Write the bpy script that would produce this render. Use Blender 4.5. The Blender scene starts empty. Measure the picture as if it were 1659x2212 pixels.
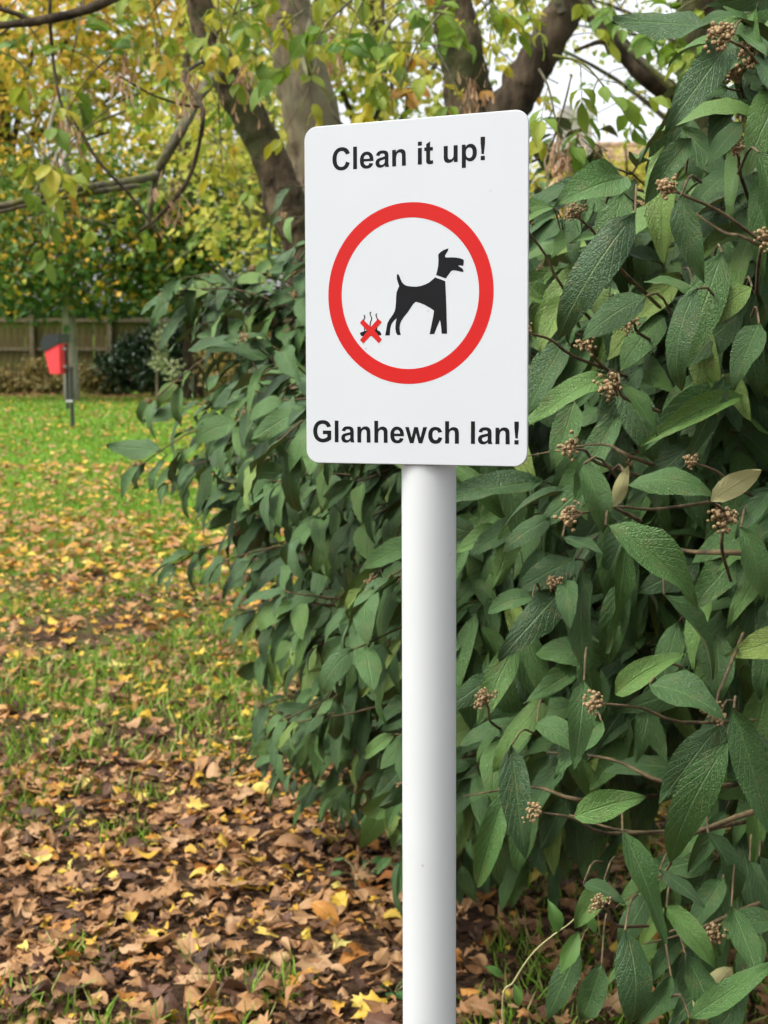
import bpy, bmesh, math, random
import numpy as np
from mathutils import Vector, Matrix
from mathutils.geometry import tessellate_polygon
from mathutils.bvhtree import BVHTree

rng = np.random.default_rng(11)
random.seed(11)
SC = bpy.context.scene
COL = SC.collection

# ------------------------------------------------------------------ camera
CAM_H = 1.45
FPX = 3323.2                       # focal length in pixels of a 1659 x 2212 picture
PITCH = math.atan(386.0 / FPX)
cam = bpy.data.cameras.new('camera')
cam.sensor_fit = 'HORIZONTAL'
cam.sensor_width = 36.0
cam.lens = 36.0 * FPX / 1659.0
cam.clip_start = 0.05
cam.clip_end = 2000.0
cam.dof.use_dof = True
cam.dof.focus_distance = 1.38
cam.dof.aperture_fstop = 23.0
cam_ob = bpy.data.objects.new('camera', cam)
cam_ob.location = (0, 0, CAM_H)
cam_ob.rotation_euler = (math.pi / 2 - PITCH, 0, 0)
COL.objects.link(cam_ob)
SC.camera = cam_ob
SC.render.resolution_x, SC.render.resolution_y = 768, 1024

# ------------------------------------------------------------------ sky, sun, exposure
SUN_EL, SUN_AZ = math.radians(58), math.radians(250)      # azimuth measured from +Y towards +X
world = bpy.data.worlds.new('World')
SC.world = world
world.use_nodes = True
wn = world.node_tree
wn.nodes.clear()
w_out = wn.nodes.new('ShaderNodeOutputWorld')
w_bg = wn.nodes.new('ShaderNodeBackground')
w_sky = wn.nodes.new('ShaderNodeTexSky')
w_sky.sky_type = 'NISHITA'
w_sky.sun_disc = False
w_sky.sun_elevation = SUN_EL
w_sky.sun_rotation = SUN_AZ
w_sky.dust_density = 4.0
w_sky.air_density = 1.0
w_hs = wn.nodes.new('ShaderNodeHueSaturation')            # a thin overcast: the blue is mostly washed out
w_hs.inputs['Saturation'].default_value = 0.22
w_bg.inputs['Strength'].default_value = 0.15
wn.links.new(w_sky.outputs[0], w_hs.inputs['Color'])
wn.links.new(w_hs.outputs[0], w_bg.inputs['Color'])
wn.links.new(w_bg.outputs[0], w_out.inputs['Surface'])

sun = bpy.data.lights.new('sun', 'SUN')
sun.energy = 1.0
sun.angle = math.radians(25)
sun.color = (1.0, 0.96, 0.9)
sun_ob = bpy.data.objects.new('sun', sun)
sd = Vector((math.sin(SUN_AZ) * math.cos(SUN_EL), math.cos(SUN_AZ) * math.cos(SUN_EL), math.sin(SUN_EL)))
sun_ob.rotation_euler = (-sd).to_track_quat('-Z', 'Y').to_euler()
COL.objects.link(sun_ob)

SC.view_settings.view_transform = 'Standard'
SC.view_settings.look = 'None'
SC.view_settings.gamma = 1.0
SC.view_settings.use_curve_mapping = False
SC.view_settings.exposure = 1.26
SC.render.engine = 'CYCLES'
SC.cycles.use_denoising = True
SC.cycles.max_bounces = 5
SC.cycles.diffuse_bounces = 3
SC.cycles.transmission_bounces = 3
SC.cycles.adaptive_threshold = 0.03
SC.cycles.transparent_max_bounces = 4
SC.cycles.caustics_reflective = False
SC.cycles.caustics_refractive = False

# ------------------------------------------------------------------ small geometry helpers
CP, SP = math.cos(PITCH), math.sin(PITCH)


def at(px, py, Y):
    """The point at distance Y in front of the camera seen at (px, py) of a 1659 x 2212 view."""
    x = (px - 829.5) / FPX
    y = (1106.0 - py) / FPX
    d = np.array([x, CP + y * SP, y * CP - SP])
    return np.array([0, 0, CAM_H]) + d * (Y / d[1])


def to_px(P):
    d = np.asarray(P, float) - np.array([0, 0, CAM_H])
    z = d[..., 1] * CP - d[..., 2] * SP
    zz = np.maximum(z, 1e-3)
    return 829.5 + FPX * d[..., 0] / zz, 1106.0 - FPX * (d[..., 1] * SP + d[..., 2] * CP) / zz, z


def norm(a):
    a = np.asarray(a, float)
    return a / np.maximum(np.linalg.norm(a, axis=-1, keepdims=True), 1e-9)


def mesh_np(name, verts, faces, mat=None, luv=None, tint=None, smooth=True):
    """verts (n,3); faces: list of (m,k) integer arrays."""
    me = bpy.data.meshes.new(name)
    if not isinstance(faces, (list, tuple)):
        faces = [faces]
    faces = [np.asarray(f, np.int32) for f in faces if len(f)]
    me.vertices.add(len(verts))
    me.vertices.foreach_set('co', np.asarray(verts, np.float32).ravel())
    nl = sum(f.size for f in faces)
    npoly = sum(len(f) for f in faces)
    me.loops.add(nl)
    me.loops.foreach_set('vertex_index', np.concatenate([f.ravel() for f in faces]))
    me.polygons.add(npoly)
    tot = np.concatenate([np.full(len(f), f.shape[1], np.int32) for f in faces])
    start = np.concatenate([[0], np.cumsum(tot)[:-1]]).astype(np.int32)
    me.polygons.foreach_set('loop_start', start)
    me.polygons.foreach_set('use_smooth', np.full(npoly, bool(smooth)))
    if luv is not None:
        a = me.attributes.new('luv', 'FLOAT_VECTOR', 'POINT')
        a.data.foreach_set('vector', np.asarray(luv, np.float32).ravel())
    if tint is not None:
        a = me.attributes.new('tint', 'FLOAT', 'POINT')
        a.data.foreach_set('value', np.asarray(tint, np.float32).ravel())
    me.update(calc_edges=True)
    if mat is not None:
        me.materials.append(mat)
    return me


def link(name, me, parent=None, loc=None):
    o = bpy.data.objects.new(name, me)
    COL.objects.link(o)
    if parent is not None:
        o.parent = parent
    if loc is not None:
        o.location = loc
    return o


def tag(o, label=None, cat=None, group=None, kind=None):
    if label:
        o['label'] = label
    if cat:
        o['category'] = cat
    if group:
        o['group'] = group
    if kind:
        o['kind'] = kind
    return o


def thing(name, loc, label, cat, group=None):
    o = link(name, None, None, loc)
    o.empty_display_size = 0.1
    bpy.context.view_layer.update()
    return tag(o, label, cat, group)


def child(name, me, parent):
    """A part modelled in world coordinates, parented to an Empty that only has a location."""
    o = link(name, me, parent)
    o.location = -Vector(parent.location)
    return o


class Geo:
    """Collects pieces of one part."""
    def __init__(s):
        s.v, s.f4, s.f3, s.n = [], [], [], 0

    def add(s, v, f4=(), f3=()):
        v = np.asarray(v, float)
        s.v.append(v)
        if len(f4):
            s.f4.append(np.asarray(f4) + s.n)
        if len(f3):
            s.f3.append(np.asarray(f3) + s.n)
        s.n += len(v)

    def box(s, c, size, rz=0.0, M=None):
        h = np.asarray(size, float) / 2
        v = np.array([[x, y, z] for x in (-1, 1) for y in (-1, 1) for z in (-1, 1)]) * h
        if rz:
            R = np.array([[math.cos(rz), -math.sin(rz), 0], [math.sin(rz), math.cos(rz), 0], [0, 0, 1]])
            v = v @ R.T
        if M is not None:
            v = v @ np.asarray(M).T
        s.add(v + np.asarray(c), [[0, 1, 3, 2], [4, 6, 7, 5], [0, 4, 5, 1], [2, 3, 7, 6], [0, 2, 6, 4], [1, 5, 7, 3]])

    def tube(s, pts, rad, sides=8, wob=0.0, seed=0, cap=True):
        v, f = tube(pts, rad, sides, wob, seed)
        s.add(v, f)
        if cap:
            n = len(v)
            c0, c1 = np.mean(v[:sides], 0), np.mean(v[-sides:], 0)
            i = np.arange(sides)
            j = (i + 1) % sides
            base = s.n
            s.v.append(np.array([c0, c1]))
            off = base - n
            s.f3.append(np.stack([j + off, i + off, np.full(sides, base)], 1))
            s.f3.append(np.stack([i + off + n - sides, j + off + n - sides, np.full(sides, base + 1)], 1))
            s.n += 2

    def mesh(s, name, mat, smooth=True):
        v = np.concatenate(s.v)
        fs = []
        if s.f4:
            fs.append(np.concatenate(s.f4))
        if s.f3:
            fs.append(np.concatenate(s.f3))
        return mesh_np(name, v, fs, mat, smooth=smooth)


def spline(pts, n):
    """Catmull-Rom resampling of a polyline to n points."""
    P = np.asarray(pts, float)
    if len(P) == 2:
        return P[0] + (P[1] - P[0]) * np.linspace(0, 1, n)[:, None]
    Q = np.vstack([2 * P[0] - P[1], P, 2 * P[-1] - P[-2]])
    t = np.linspace(0, len(P) - 1 - 1e-6, n)
    i = t.astype(int)
    u = (t - i)[:, None]
    a, b, c, d = Q[i], Q[i + 1], Q[i + 2], Q[i + 3]
    return 0.5 * ((2 * b) + (c - a) * u + (2 * a - 5 * b + 4 * c - d) * u ** 2 + (3 * b - a - 3 * c + d) * u ** 3)


def tube(pts, rad, sides=8, wob=0.0, seed=0):
    P = np.asarray(pts, float)
    n = len(P)
    rad = np.interp(np.linspace(0, 1, n), np.linspace(0, 1, len(np.atleast_1d(rad))), np.atleast_1d(rad)) if np.ndim(rad) else np.full(n, rad)
    T = norm(np.gradient(P, axis=0))
    ref = np.array([0.0, 0, 1]) if abs(T[0][2]) < 0.9 else np.array([1.0, 0, 0])
    A = np.zeros_like(P)
    a = norm(np.cross(ref, T[0]))
    for k in range(n):
        a = a - T[k] * np.dot(a, T[k])
        a = a / max(np.linalg.norm(a), 1e-9)
        A[k] = a
    B = np.cross(T, A)
    th = np.arange(sides) * 2 * math.pi / sides
    r = np.repeat(rad[:, None], sides, 1)
    if wob:
        g = np.random.default_rng(seed)
        w = g.normal(0, 1, (n, sides))
        w = (w + np.roll(w, 1, 0) + np.roll(w, 1, 1) + np.roll(w, -1, 0)) / 2
        r = r * (1 + wob * w)
    v = P[:, None] + r[..., None] * (A[:, None] * np.cos(th)[None, :, None] + B[:, None] * np.sin(th)[None, :, None])
    k = np.arange(n - 1)[:, None] * sides
    i = np.arange(sides)[None]
    j = (i + 1) % sides
    f = np.stack([k + i, k + j, k + sides + j, k + sides + i], -1).reshape(-1, 4)
    return v.reshape(-1, 3), f


# ------------------------------------------------------------------ leaf templates and scattering
def leaf_grid(nl, nw, prof, aspect, bend=0.6, fold=0.25, wave=0.0, twist=0.0, seed=0):
    """A blade of length 1 along +Y with its upper side to +Z. prof: half width 0..1 for 0..1."""
    g = np.random.default_rng(seed)
    v = np.linspace(0, 1, nl + 1)
    u = np.linspace(-1, 1, nw + 1)
    w = np.maximum(prof(v), 0.015) * aspect * 0.5
    phi = -bend * (v - 0.25)
    y = np.concatenate([[0], np.cumsum(np.cos((phi[1:] + phi[:-1]) / 2) / nl)])
    z = np.concatenate([[0], np.cumsum(np.sin((phi[1:] + phi[:-1]) / 2) / nl)])
    U, V = np.meshgrid(u, v)
    X = U * w[:, None]
    tw = (twist * V)
    Z = z[:, None] + fold * np.abs(X) + np.sin(tw) * X
    Z = Z + wave * aspect * np.sin(V * 9 + U * 2.2 + g.uniform(0, 6)) * np.abs(U) + wave * 0.5 * aspect * g.normal(0, 1, U.shape) * np.abs(U)
    Y = np.repeat(y[:, None], nw + 1, 1)
    X = X * np.cos(tw)
    verts = np.stack([X, Y, Z], -1).reshape(-1, 3)
    luv = np.stack([U * 0.5 + 0.5, V, np.zeros_like(U)], -1).reshape(-1, 3)
    a = (np.arange(nl)[:, None] * (nw + 1) + np.arange(nw)[None]).ravel()
    f = np.stack([a, a + 1, a + nw + 2, a + nw + 1], 1)
    return verts, f, luv


def outline_leaf(half, curl, seed, cup=0.3):
    """A lobed leaf from a half outline [(x, y)...], fan strips from the midrib, crinkled."""
    g = np.random.default_rng(seed)
    h = np.asarray(half, float)
    n = len(h)
    mid = np.stack([np.zeros(n), np.clip(np.linspace(0, 1, n), 0, 1)], 1)
    L = np.stack([-h[:, 0], h[:, 1]], 1)
    V = np.concatenate([L, 0.5 * (L + mid), mid, 0.5 * (h + mid), h])
    k = np.arange(n - 1)
    f = np.concatenate([np.stack([c * n + k, (c + 1) * n + k, (c + 1) * n + k + 1, c * n + k + 1], 1) for c in range(4)])
    r2 = V[:, 0] ** 2
    z = cup * r2 * 2 - curl * (V[:, 1] - 0.4) ** 2 + 0.05 * g.normal(0, 1, len(V)) + 0.07 * np.sin(V[:, 0] * 7 + g.uniform(0, 6)) * np.sin(V[:, 1] * 6 + g.uniform(0, 6))
    verts = np.column_stack([V, z])
    luv = np.column_stack([V[:, 0] * 0.7 + 0.5, V[:, 1], np.zeros(len(V))])
    return verts, f, luv


def frames(d, up):
    """Rotation columns: Y along d, Z as near to up as can be."""
    Y = norm(d)
    Z = norm(up - Y * np.sum(up * Y, -1, keepdims=True))
    X = np.cross(Y, Z)
    return np.stack([X, Y, Z], -1)


def scatter(temps, pick, Rm, scale, T, tint):
    """Copies of leaf templates as one set of arrays. scale (N,3)."""
    vs, fs, us, ts, n = [], [], [], [], 0
    for k, (tv, tf, tu) in enumerate(temps):
        m = np.where(pick == k)[0]
        if not len(m):
            continue
        loc = tv[None] * scale[m][:, None, :]
        w = np.einsum('nij,nvj->nvi', Rm[m], loc) + T[m][:, None, :]
        vs.append(w.reshape(-1, 3))
        fs.append((tf[None] + (np.arange(len(m)) * len(tv))[:, None, None] + n).reshape(-1, 4))
        us.append(np.broadcast_to(tu[None], (len(m),) + tu.shape).reshape(-1, 3))
        ts.append(np.repeat(tint[m], len(tv)))
        n += len(m) * len(tv)
    return np.concatenate(vs), np.concatenate(fs), np.concatenate(us), np.concatenate(ts)


def rand_dirs(n, g=None):
    g = g or rng
    return norm(g.normal(0, 1, (n, 3)))


# ------------------------------------------------------------------ materials
def new_mat(name):
    m = bpy.data.materials.new(name)
    m.use_nodes = True
    nt = m.node_tree
    nt.nodes.clear()
    out = nt.nodes.new('ShaderNodeOutputMaterial')
    return m, nt, out


def nd(nt, typ, ins=None, **props):
    n = nt.nodes.new(typ)
    for k, v in props.items():
        setattr(n, k, v)
    for k, v in (ins or {}).items():
        s = n.inputs[k]
        if isinstance(v, bpy.types.NodeSocket):
            nt.links.new(v, s)
        else:
            s.default_value = v
    return n


def c4(c):
    return (c[0], c[1], c[2], 1.0)


def math_(nt, op, a, b=0.0, clamp=False):
    n = nd(nt, 'ShaderNodeMath', {0: a, 1: b}, operation=op)
    n.use_clamp = clamp
    return n.outputs[0]


def ramp(nt, fac, stops, interp='LINEAR'):
    n = nd(nt, 'ShaderNodeValToRGB', {'Fac': fac})
    cr = n.color_ramp
    cr.interpolation = interp
    while len(cr.elements) < len(stops):
        cr.elements.new(0.5)
    for e, (p, c) in zip(cr.elements, stops):
        e.position = p
        e.color = c4(c) if len(c) == 3 else c
    return n.outputs['Color']


def mixc(nt, fac, a, b, blend='MIX'):
    n = nt.nodes.new('ShaderNodeMix')
    n.data_type = 'RGBA'
    n.blend_type = blend
    for s, v in ((n.inputs[0], fac), (n.inputs[6], a), (n.inputs[7], b)):
        if isinstance(v, bpy.types.NodeSocket):
            nt.links.new(v, s)
        else:
            s.default_value = v if not isinstance(v, (tuple, list)) else c4(v)
    return n.outputs[2]


def tint_socket(nt):
    a = nd(nt, 'ShaderNodeAttribute', attribute_name='tint')
    o = nd(nt, 'ShaderNodeObjectInfo')
    return math_(nt, 'FRACT', math_(nt, 'ADD', a.outputs['Fac'], o.outputs['Random']))


def leaf_mat(name, stops, back=None, rough=0.5, spec=0.4, transl=0.3, veins=0.0, wrinkle=0.0, blotch=0.0, blotch_col=(0.2, 0.1, 0.03), vein_col=(0.16, 0.24, 0.08), use_random=True):
    m, nt, out = new_mat(name)
    if use_random:
        t = tint_socket(nt)
    else:
        t = nd(nt, 'ShaderNodeAttribute', attribute_name='tint').outputs['Fac']
    col = ramp(nt, t, stops)
    uv = nd(nt, 'ShaderNodeAttribute', attribute_name='luv').outputs['Vector']
    height = None
    if veins or wrinkle:
        sep = nd(nt, 'ShaderNodeSeparateXYZ', {0: uv})
        u, v = sep.outputs[0], sep.outputs[1]
        au = math_(nt, 'ABSOLUTE', math_(nt, 'SUBTRACT', u, 0.5))
        mid = math_(nt, 'SUBTRACT', 1.0, math_(nt, 'MULTIPLY', au, 26.0), True)
        side = math_(nt, 'FRACT', math_(nt, 'SUBTRACT', math_(nt, 'MULTIPLY', v, 9.0), math_(nt, 'MULTIPLY', math_(nt, 'POWER', au, 0.85), 5.2)))
        side = math_(nt, 'ABSOLUTE', math_(nt, 'SUBTRACT', side, 0.5))
        sidel = math_(nt, 'SUBTRACT', 1.0, math_(nt, 'MULTIPLY', side, 9.0), True)
        line = math_(nt, 'MAXIMUM', mid, math_(nt, 'MULTIPLY', sidel, 0.55))
        col = mixc(nt, math_(nt, 'MULTIPLY', line, veins), col, vein_col)
        height = math_(nt, 'MULTIPLY', line, -1.0)
        if wrinkle:
            nzw = nd(nt, 'ShaderNodeTexNoise', {'Vector': uv, 'Scale': 9.0, 'Detail': 2.0})
            wv = nd(nt, 'ShaderNodeVectorMath', {0: uv, 1: nd(nt, 'ShaderNodeVectorMath', {0: nzw.outputs['Color'], 1: (0.06, 0.03, 0.0)}, operation='MULTIPLY').outputs[0]}, operation='ADD')
            mp = nd(nt, 'ShaderNodeMapping', {'Vector': wv.outputs[0], 'Scale': (11.0, 44.0, 1.0)})
            vor = nd(nt, 'ShaderNodeTexVoronoi', {'Vector': mp.outputs[0], 'Scale': 1.0}, feature='DISTANCE_TO_EDGE')
            dome = math_(nt, 'MULTIPLY', vor.outputs['Distance'], 3.6, True)
            height = math_(nt, 'ADD', math_(nt, 'MULTIPLY', height, 1.1), math_(nt, 'MULTIPLY', math_(nt, 'POWER', dome, 0.6), 0.55))
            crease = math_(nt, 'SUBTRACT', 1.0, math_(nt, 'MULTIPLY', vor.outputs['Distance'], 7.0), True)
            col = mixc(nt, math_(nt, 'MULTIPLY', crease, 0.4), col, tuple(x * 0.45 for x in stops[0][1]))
    if blotch:
        oi = nd(nt, 'ShaderNodeNewGeometry')
        nz = nd(nt, 'ShaderNodeTexNoise', {'Vector': oi.outputs['Position'], 'Scale': 55.0, 'Detail': 3.0})
        fac = ramp(nt, nz.outputs['Fac'], [(0.55, (0, 0, 0)), (0.72, (1, 1, 1))])
        col = mixc(nt, math_(nt, 'MULTIPLY', fac, blotch), col, blotch_col)
    geo = nd(nt, 'ShaderNodeNewGeometry')
    if back is not None:
        col = mixc(nt, geo.outputs['Backfacing'], col, back)
    b = nd(nt, 'ShaderNodeBsdfPrincipled', {'Base Color': col, 'Roughness': rough, 'Specular IOR Level': spec})
    if height is not None:
        bm = nd(nt, 'ShaderNodeBump', {'Height': height, 'Strength': 0.55 if wrinkle else 0.3, 'Distance': 0.0025 if wrinkle else 0.004})
        nt.links.new(bm.outputs[0], b.inputs['Normal'])
    if transl:
        tc = mixc(nt, 0.5, col, (0.28, 0.30, 0.02), 'SCREEN') if back is not None else col
        tr = nd(nt, 'ShaderNodeBsdfTranslucent', {'Color': tc})
        mx = nd(nt, 'ShaderNodeMixShader', {0: transl, 1: b.outputs[0], 2: tr.outputs[0]})
        nt.links.new(mx.outputs[0], out.inputs['Surface'])
    else:
        nt.links.new(b.outputs[0], out.inputs['Surface'])
    return m


def rough_mat(name, c1, c2, scale=8.0, rough=0.8, bump=0.3, stretch=(1, 1, 1), dist=0.02, detail=6.0, spec=0.3, third=None, third_scale=2.0):
    m, nt, out = new_mat(name)
    tc = nd(nt, 'ShaderNodeTexCoord')
    mp = nd(nt, 'ShaderNodeMapping', {'Vector': tc.outputs['Object'], 'Scale': stretch})
    nz = nd(nt, 'ShaderNodeTexNoise', {'Vector': mp.outputs[0], 'Scale': scale, 'Detail': detail, 'Roughness': 0.65})
    col = ramp(nt, nz.outputs['Fac'], [(0.37, c1), (0.63, c2)])
    if third is not None:
        n2 = nd(nt, 'ShaderNodeTexNoise', {'Vector': tc.outputs['Object'], 'Scale': third_scale, 'Detail': 4.0})
        f2 = ramp(nt, n2.outputs['Fac'], [(0.48, (0, 0, 0)), (0.62, (1, 1, 1))])
        col = mixc(nt, f2, col, third)
    bm = nd(nt, 'ShaderNodeBump', {'Height': nz.outputs['Fac'], 'Strength': bump, 'Distance': dist})
    b = nd(nt, 'ShaderNodeBsdfPrincipled', {'Base Color': col, 'Roughness': rough, 'Specular IOR Level': spec, 'Normal': bm.outputs[0]})
    nt.links.new(b.outputs[0], out.inputs['Surface'])
    return m


def paint_mat(name, c, rough=0.35, spec=0.5, var=0.05, scale=30.0, bump=0.02, streak=False):
    m, nt, out = new_mat(name)
    tc = nd(nt, 'ShaderNodeTexCoord')
    nz = nd(nt, 'ShaderNodeTexNoise', {'Vector': tc.outputs['Object'], 'Scale': scale, 'Detail': 5.0})
    col = mixc(nt, nz.outputs['Fac'], tuple(x * (1 - var) for x in c), tuple(min(1, x * (1 + var)) for x in c))
    rr = rough
    h = nz.outputs['Fac']
    if streak:
        mp = nd(nt, 'ShaderNodeMapping', {'Vector': tc.outputs['Object'], 'Scale': (260.0, 260.0, 26.0), 'Rotation': (0, 0.35, 0)})
        ns = nd(nt, 'ShaderNodeTexNoise', {'Vector': mp.outputs[0], 'Scale': 1.0, 'Detail': 4.0})
        sm = nd(nt, 'ShaderNodeTexNoise', {'Vector': tc.outputs['Object'], 'Scale': 9.0, 'Detail': 2.0})
        area = ramp(nt, sm.outputs['Fac'], [(0.45, (0, 0, 0)), (0.62, (1, 1, 1))])
        st = math_(nt, 'MULTIPLY', ns.outputs['Fac'], area)
        rr = math_(nt, 'ADD', math_(nt, 'MULTIPLY', st, 0.35), rough)
        spk = nd(nt, 'ShaderNodeTexVoronoi', {'Vector': tc.outputs['Object'], 'Scale': 34.0})
        dot = math_(nt, 'LESS_THAN', spk.outputs['Distance'], 0.045)
        col = mixc(nt, math_(nt, 'MULTIPLY', dot, 0.4), col, (0.25, 0.24, 0.2))
        h = math_(nt, 'ADD', h, math_(nt, 'MULTIPLY', st, 1.2))
    bm = nd(nt, 'ShaderNodeBump', {'Height': h, 'Strength': bump, 'Distance': 0.001})
    b = nd(nt, 'ShaderNodeBsdfPrincipled', {'Base Color': col, 'Roughness': rr, 'Specular IOR Level': spec, 'Normal': bm.outputs[0]})
    nt.links.new(b.outputs[0], out.inputs['Surface'])
    return m


M_SIGN = paint_mat('white_sign_vinyl', (0.50, 0.525, 0.535), 0.36, 0.5, 0.015, 14.0, 0.10, streak=True)
M_RED = paint_mat('red_sign_vinyl', (0.47, 0.008, 0.006), 0.5, 0.22, 0.04, 20.0, 0.05, streak=False)
M_BLACK = paint_mat('black_sign_vinyl', (0.005, 0.005, 0.006), 0.55, 0.14, 0.3, 60.0, 0.05)
M_ALU = paint_mat('plate_edge', (0.75, 0.76, 0.76), 0.4, 0.5, 0.03)
M_POST = paint_mat('white_post_paint', (0.53, 0.55, 0.54), 0.55, 0.3, 0.04, 9.0, 0.08, streak=True)
M_BARK = rough_mat('grey_bark', (0.022, 0.016, 0.010), (0.16, 0.12, 0.07), 13.0, 0.95, 1.0, (1, 1, 0.6), 0.05, 9.0, 0.15, (0.055, 0.06, 0.022), 4.0)
M_BARK_PALE = rough_mat('pale_bark', (0.07, 0.052, 0.034), (0.25, 0.195, 0.12), 12.0, 0.9, 0.8, (1, 1, 0.3), 0.03, 8.0, 0.2, (0.15, 0.14, 0.08), 1.6)
M_BARK_GREY = rough_mat('smooth_grey_bark', (0.2, 0.18, 0.14), (0.36, 0.33, 0.26), 8.0, 0.9, 0.4, (1, 1, 0.4), 0.02)
M_BARK_DARK = rough_mat('dark_bark', (0.017, 0.012, 0.007), (0.095, 0.07, 0.04), 13.0, 0.9, 0.9, (1, 1, 0.25), 0.03, 8.0, 0.2)
M_MOSSY = rough_mat('mossy_twig_bark', (0.05, 0.042, 0.028), (0.15, 0.14, 0.08), 30.0, 0.9, 0.8, (1, 1, 1), 0.01, 6.0, 0.2, (0.13, 0.14, 0.03), 9.0)
M_TWIG = rough_mat('shrub_twig_bark', (0.04, 0.03, 0.015), (0.15, 0.11, 0.055), 40.0, 0.95, 0.4, (1, 1, 1), 0.005)
M_BUD = rough_mat('dry_flower_bud', (0.15, 0.098, 0.045), (0.42, 0.30, 0.155), 260.0, 0.9, 0.5, (1, 1, 1), 0.002)
M_SEED = leaf_mat('dry_winged_seed', [(0.0, (0.36, 0.21, 0.11)), (0.5, (0.5, 0.32, 0.18)), (1.0, (0.62, 0.43, 0.27))], None, 0.7, 0.2, 0.35, use_random=False)

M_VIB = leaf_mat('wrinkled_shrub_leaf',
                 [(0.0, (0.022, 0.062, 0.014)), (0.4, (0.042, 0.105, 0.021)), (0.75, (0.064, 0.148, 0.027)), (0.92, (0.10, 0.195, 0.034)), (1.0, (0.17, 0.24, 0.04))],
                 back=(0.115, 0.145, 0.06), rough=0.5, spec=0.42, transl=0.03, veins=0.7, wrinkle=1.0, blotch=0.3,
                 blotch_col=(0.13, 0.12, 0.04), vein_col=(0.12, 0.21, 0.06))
M_VIB_PALE = leaf_mat('pale_felted_leaf', [(0.0, (0.06, 0.12, 0.035)), (1.0, (0.08, 0.15, 0.04))], back=(0.46, 0.44, 0.21), rough=0.7, spec=0.2, transl=0.15, veins=0.3, vein_col=(0.4, 0.4, 0.2), blotch=0.0, wrinkle=1.0)
LITTER = [(0.0, (0.045, 0.022, 0.013)), (0.2, (0.10, 0.046, 0.022)), (0.4, (0.27, 0.13, 0.05)), (0.54, (0.40, 0.21, 0.082)),
          (0.66, (0.45, 0.275, 0.14)), (0.76, (0.46, 0.19, 0.03)), (0.86, (0.56, 0.32, 0.035)), (0.94, (0.64, 0.44, 0.045)), (1.0, (0.58, 0.50, 0.15))]
M_LITTER = leaf_mat('leaf_litter', LITTER, None, 0.62, 0.3, 0.18, veins=0.3, vein_col=(0.4, 0.28, 0.14), use_random=False)


def litter_class(name, stops, vein):
    return leaf_mat(name, stops, None, 0.6, 0.32, 0.15, veins=0.35, blotch=0.4, blotch_col=tuple(x * 0.4 for x in stops[0][1]), vein_col=vein)


M_FALL = {
    'dark brown': litter_class('fallen_dark_brown', [(0, (0.05, 0.024, 0.015)), (1, (0.14, 0.066, 0.038))], (0.2, 0.12, 0.06)),
    'tan brown': litter_class('fallen_tan_brown', [(0, (0.23, 0.11, 0.042)), (0.5, (0.37, 0.195, 0.075)), (1, (0.46, 0.285, 0.145))], (0.42, 0.29, 0.16)),
    'orange': litter_class('fallen_orange', [(0, (0.36, 0.12, 0.03)), (1, (0.5, 0.23, 0.045))], (0.5, 0.32, 0.1)),
    'yellow': litter_class('fallen_yellow', [(0, (0.52, 0.33, 0.03)), (1, (0.62, 0.47, 0.10))], (0.6, 0.48, 0.16)),
}
M_GRASS = leaf_mat('grass_blade', [(0.0, (0.10, 0.20, 0.018)), (0.5, (0.17, 0.31, 0.026)), (0.85, (0.25, 0.38, 0.045)), (1.0, (0.44, 0.41, 0.16))], None, 0.5, 0.3, 0.3, use_random=False)
M_BOX = leaf_mat('turning_tree_leaf', [(0.0, (0.07, 0.17, 0.02)), (0.35, (0.16, 0.26, 0.025)), (0.65, (0.34, 0.36, 0.03)), (0.85, (0.52, 0.42, 0.03)), (1.0, (0.40, 0.20, 0.03))],
                 None, 0.5, 0.35, 0.42, veins=0.35, vein_col=(0.36, 0.38, 0.1), blotch=0.22, blotch_col=(0.22, 0.12, 0.03), use_random=False)
M_GOLD = leaf_mat('golden_autumn_foliage', [(0.0, (0.07, 0.14, 0.02)), (0.3, (0.2, 0.25, 0.025)), (0.55, (0.58, 0.47, 0.06)), (0.8, (0.74, 0.48, 0.09)), (1.0, (0.74, 0.38, 0.15))], None, 0.6, 0.25, 0.55, use_random=False)
M_MAPLE = leaf_mat('green_maple_foliage', [(0.0, (0.035, 0.08, 0.02)), (0.5, (0.07, 0.15, 0.025)), (0.8, (0.15, 0.23, 0.03)), (0.92, (0.36, 0.34, 0.03)), (1.0, (0.6, 0.38, 0.04))], None, 0.55, 0.3, 0.3, use_random=False)
M_LIME = leaf_mat('lime_yellow_foliage', [(0.0, (0.14, 0.2, 0.02)), (0.35, (0.34, 0.38, 0.06)), (0.7, (0.60, 0.54, 0.12)), (1.0, (0.64, 0.43, 0.12))], None, 0.6, 0.25, 0.55, use_random=False)
M_IVY = leaf_mat('ivy_foliage', [(0.0, (0.012, 0.03, 0.012)), (0.6, (0.028, 0.06, 0.02)), (1.0, (0.07, 0.09, 0.04))], None, 0.4, 0.4, 0.08, use_random=False)
M_PALE = leaf_mat('pale_sapling_foliage', [(0.0, (0.22, 0.28, 0.12)), (1.0, (0.5, 0.52, 0.28))], None, 0.6, 0.3, 0.35, use_random=False)
M_BROWNSHRUB = leaf_mat('brown_shrub_foliage', [(0.0, (0.09, 0.09, 0.03)), (0.6, (0.26, 0.19, 0.06)), (1.0, (0.42, 0.33, 0.06))], None, 0.6, 0.3, 0.3, use_random=False)
M_WEED = leaf_mat('weed_leaf', [(0.0, (0.045, 0.14, 0.04)), (1.0, (0.10, 0.22, 0.06))], None, 0.45, 0.4, 0.25, veins=0.4)
M_VINE = leaf_mat('climber_leaf', [(0.0, (0.06, 0.15, 0.03)), (1.0, (0.11, 0.22, 0.045))], None, 0.45, 0.4, 0.35, veins=0.5)
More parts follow.
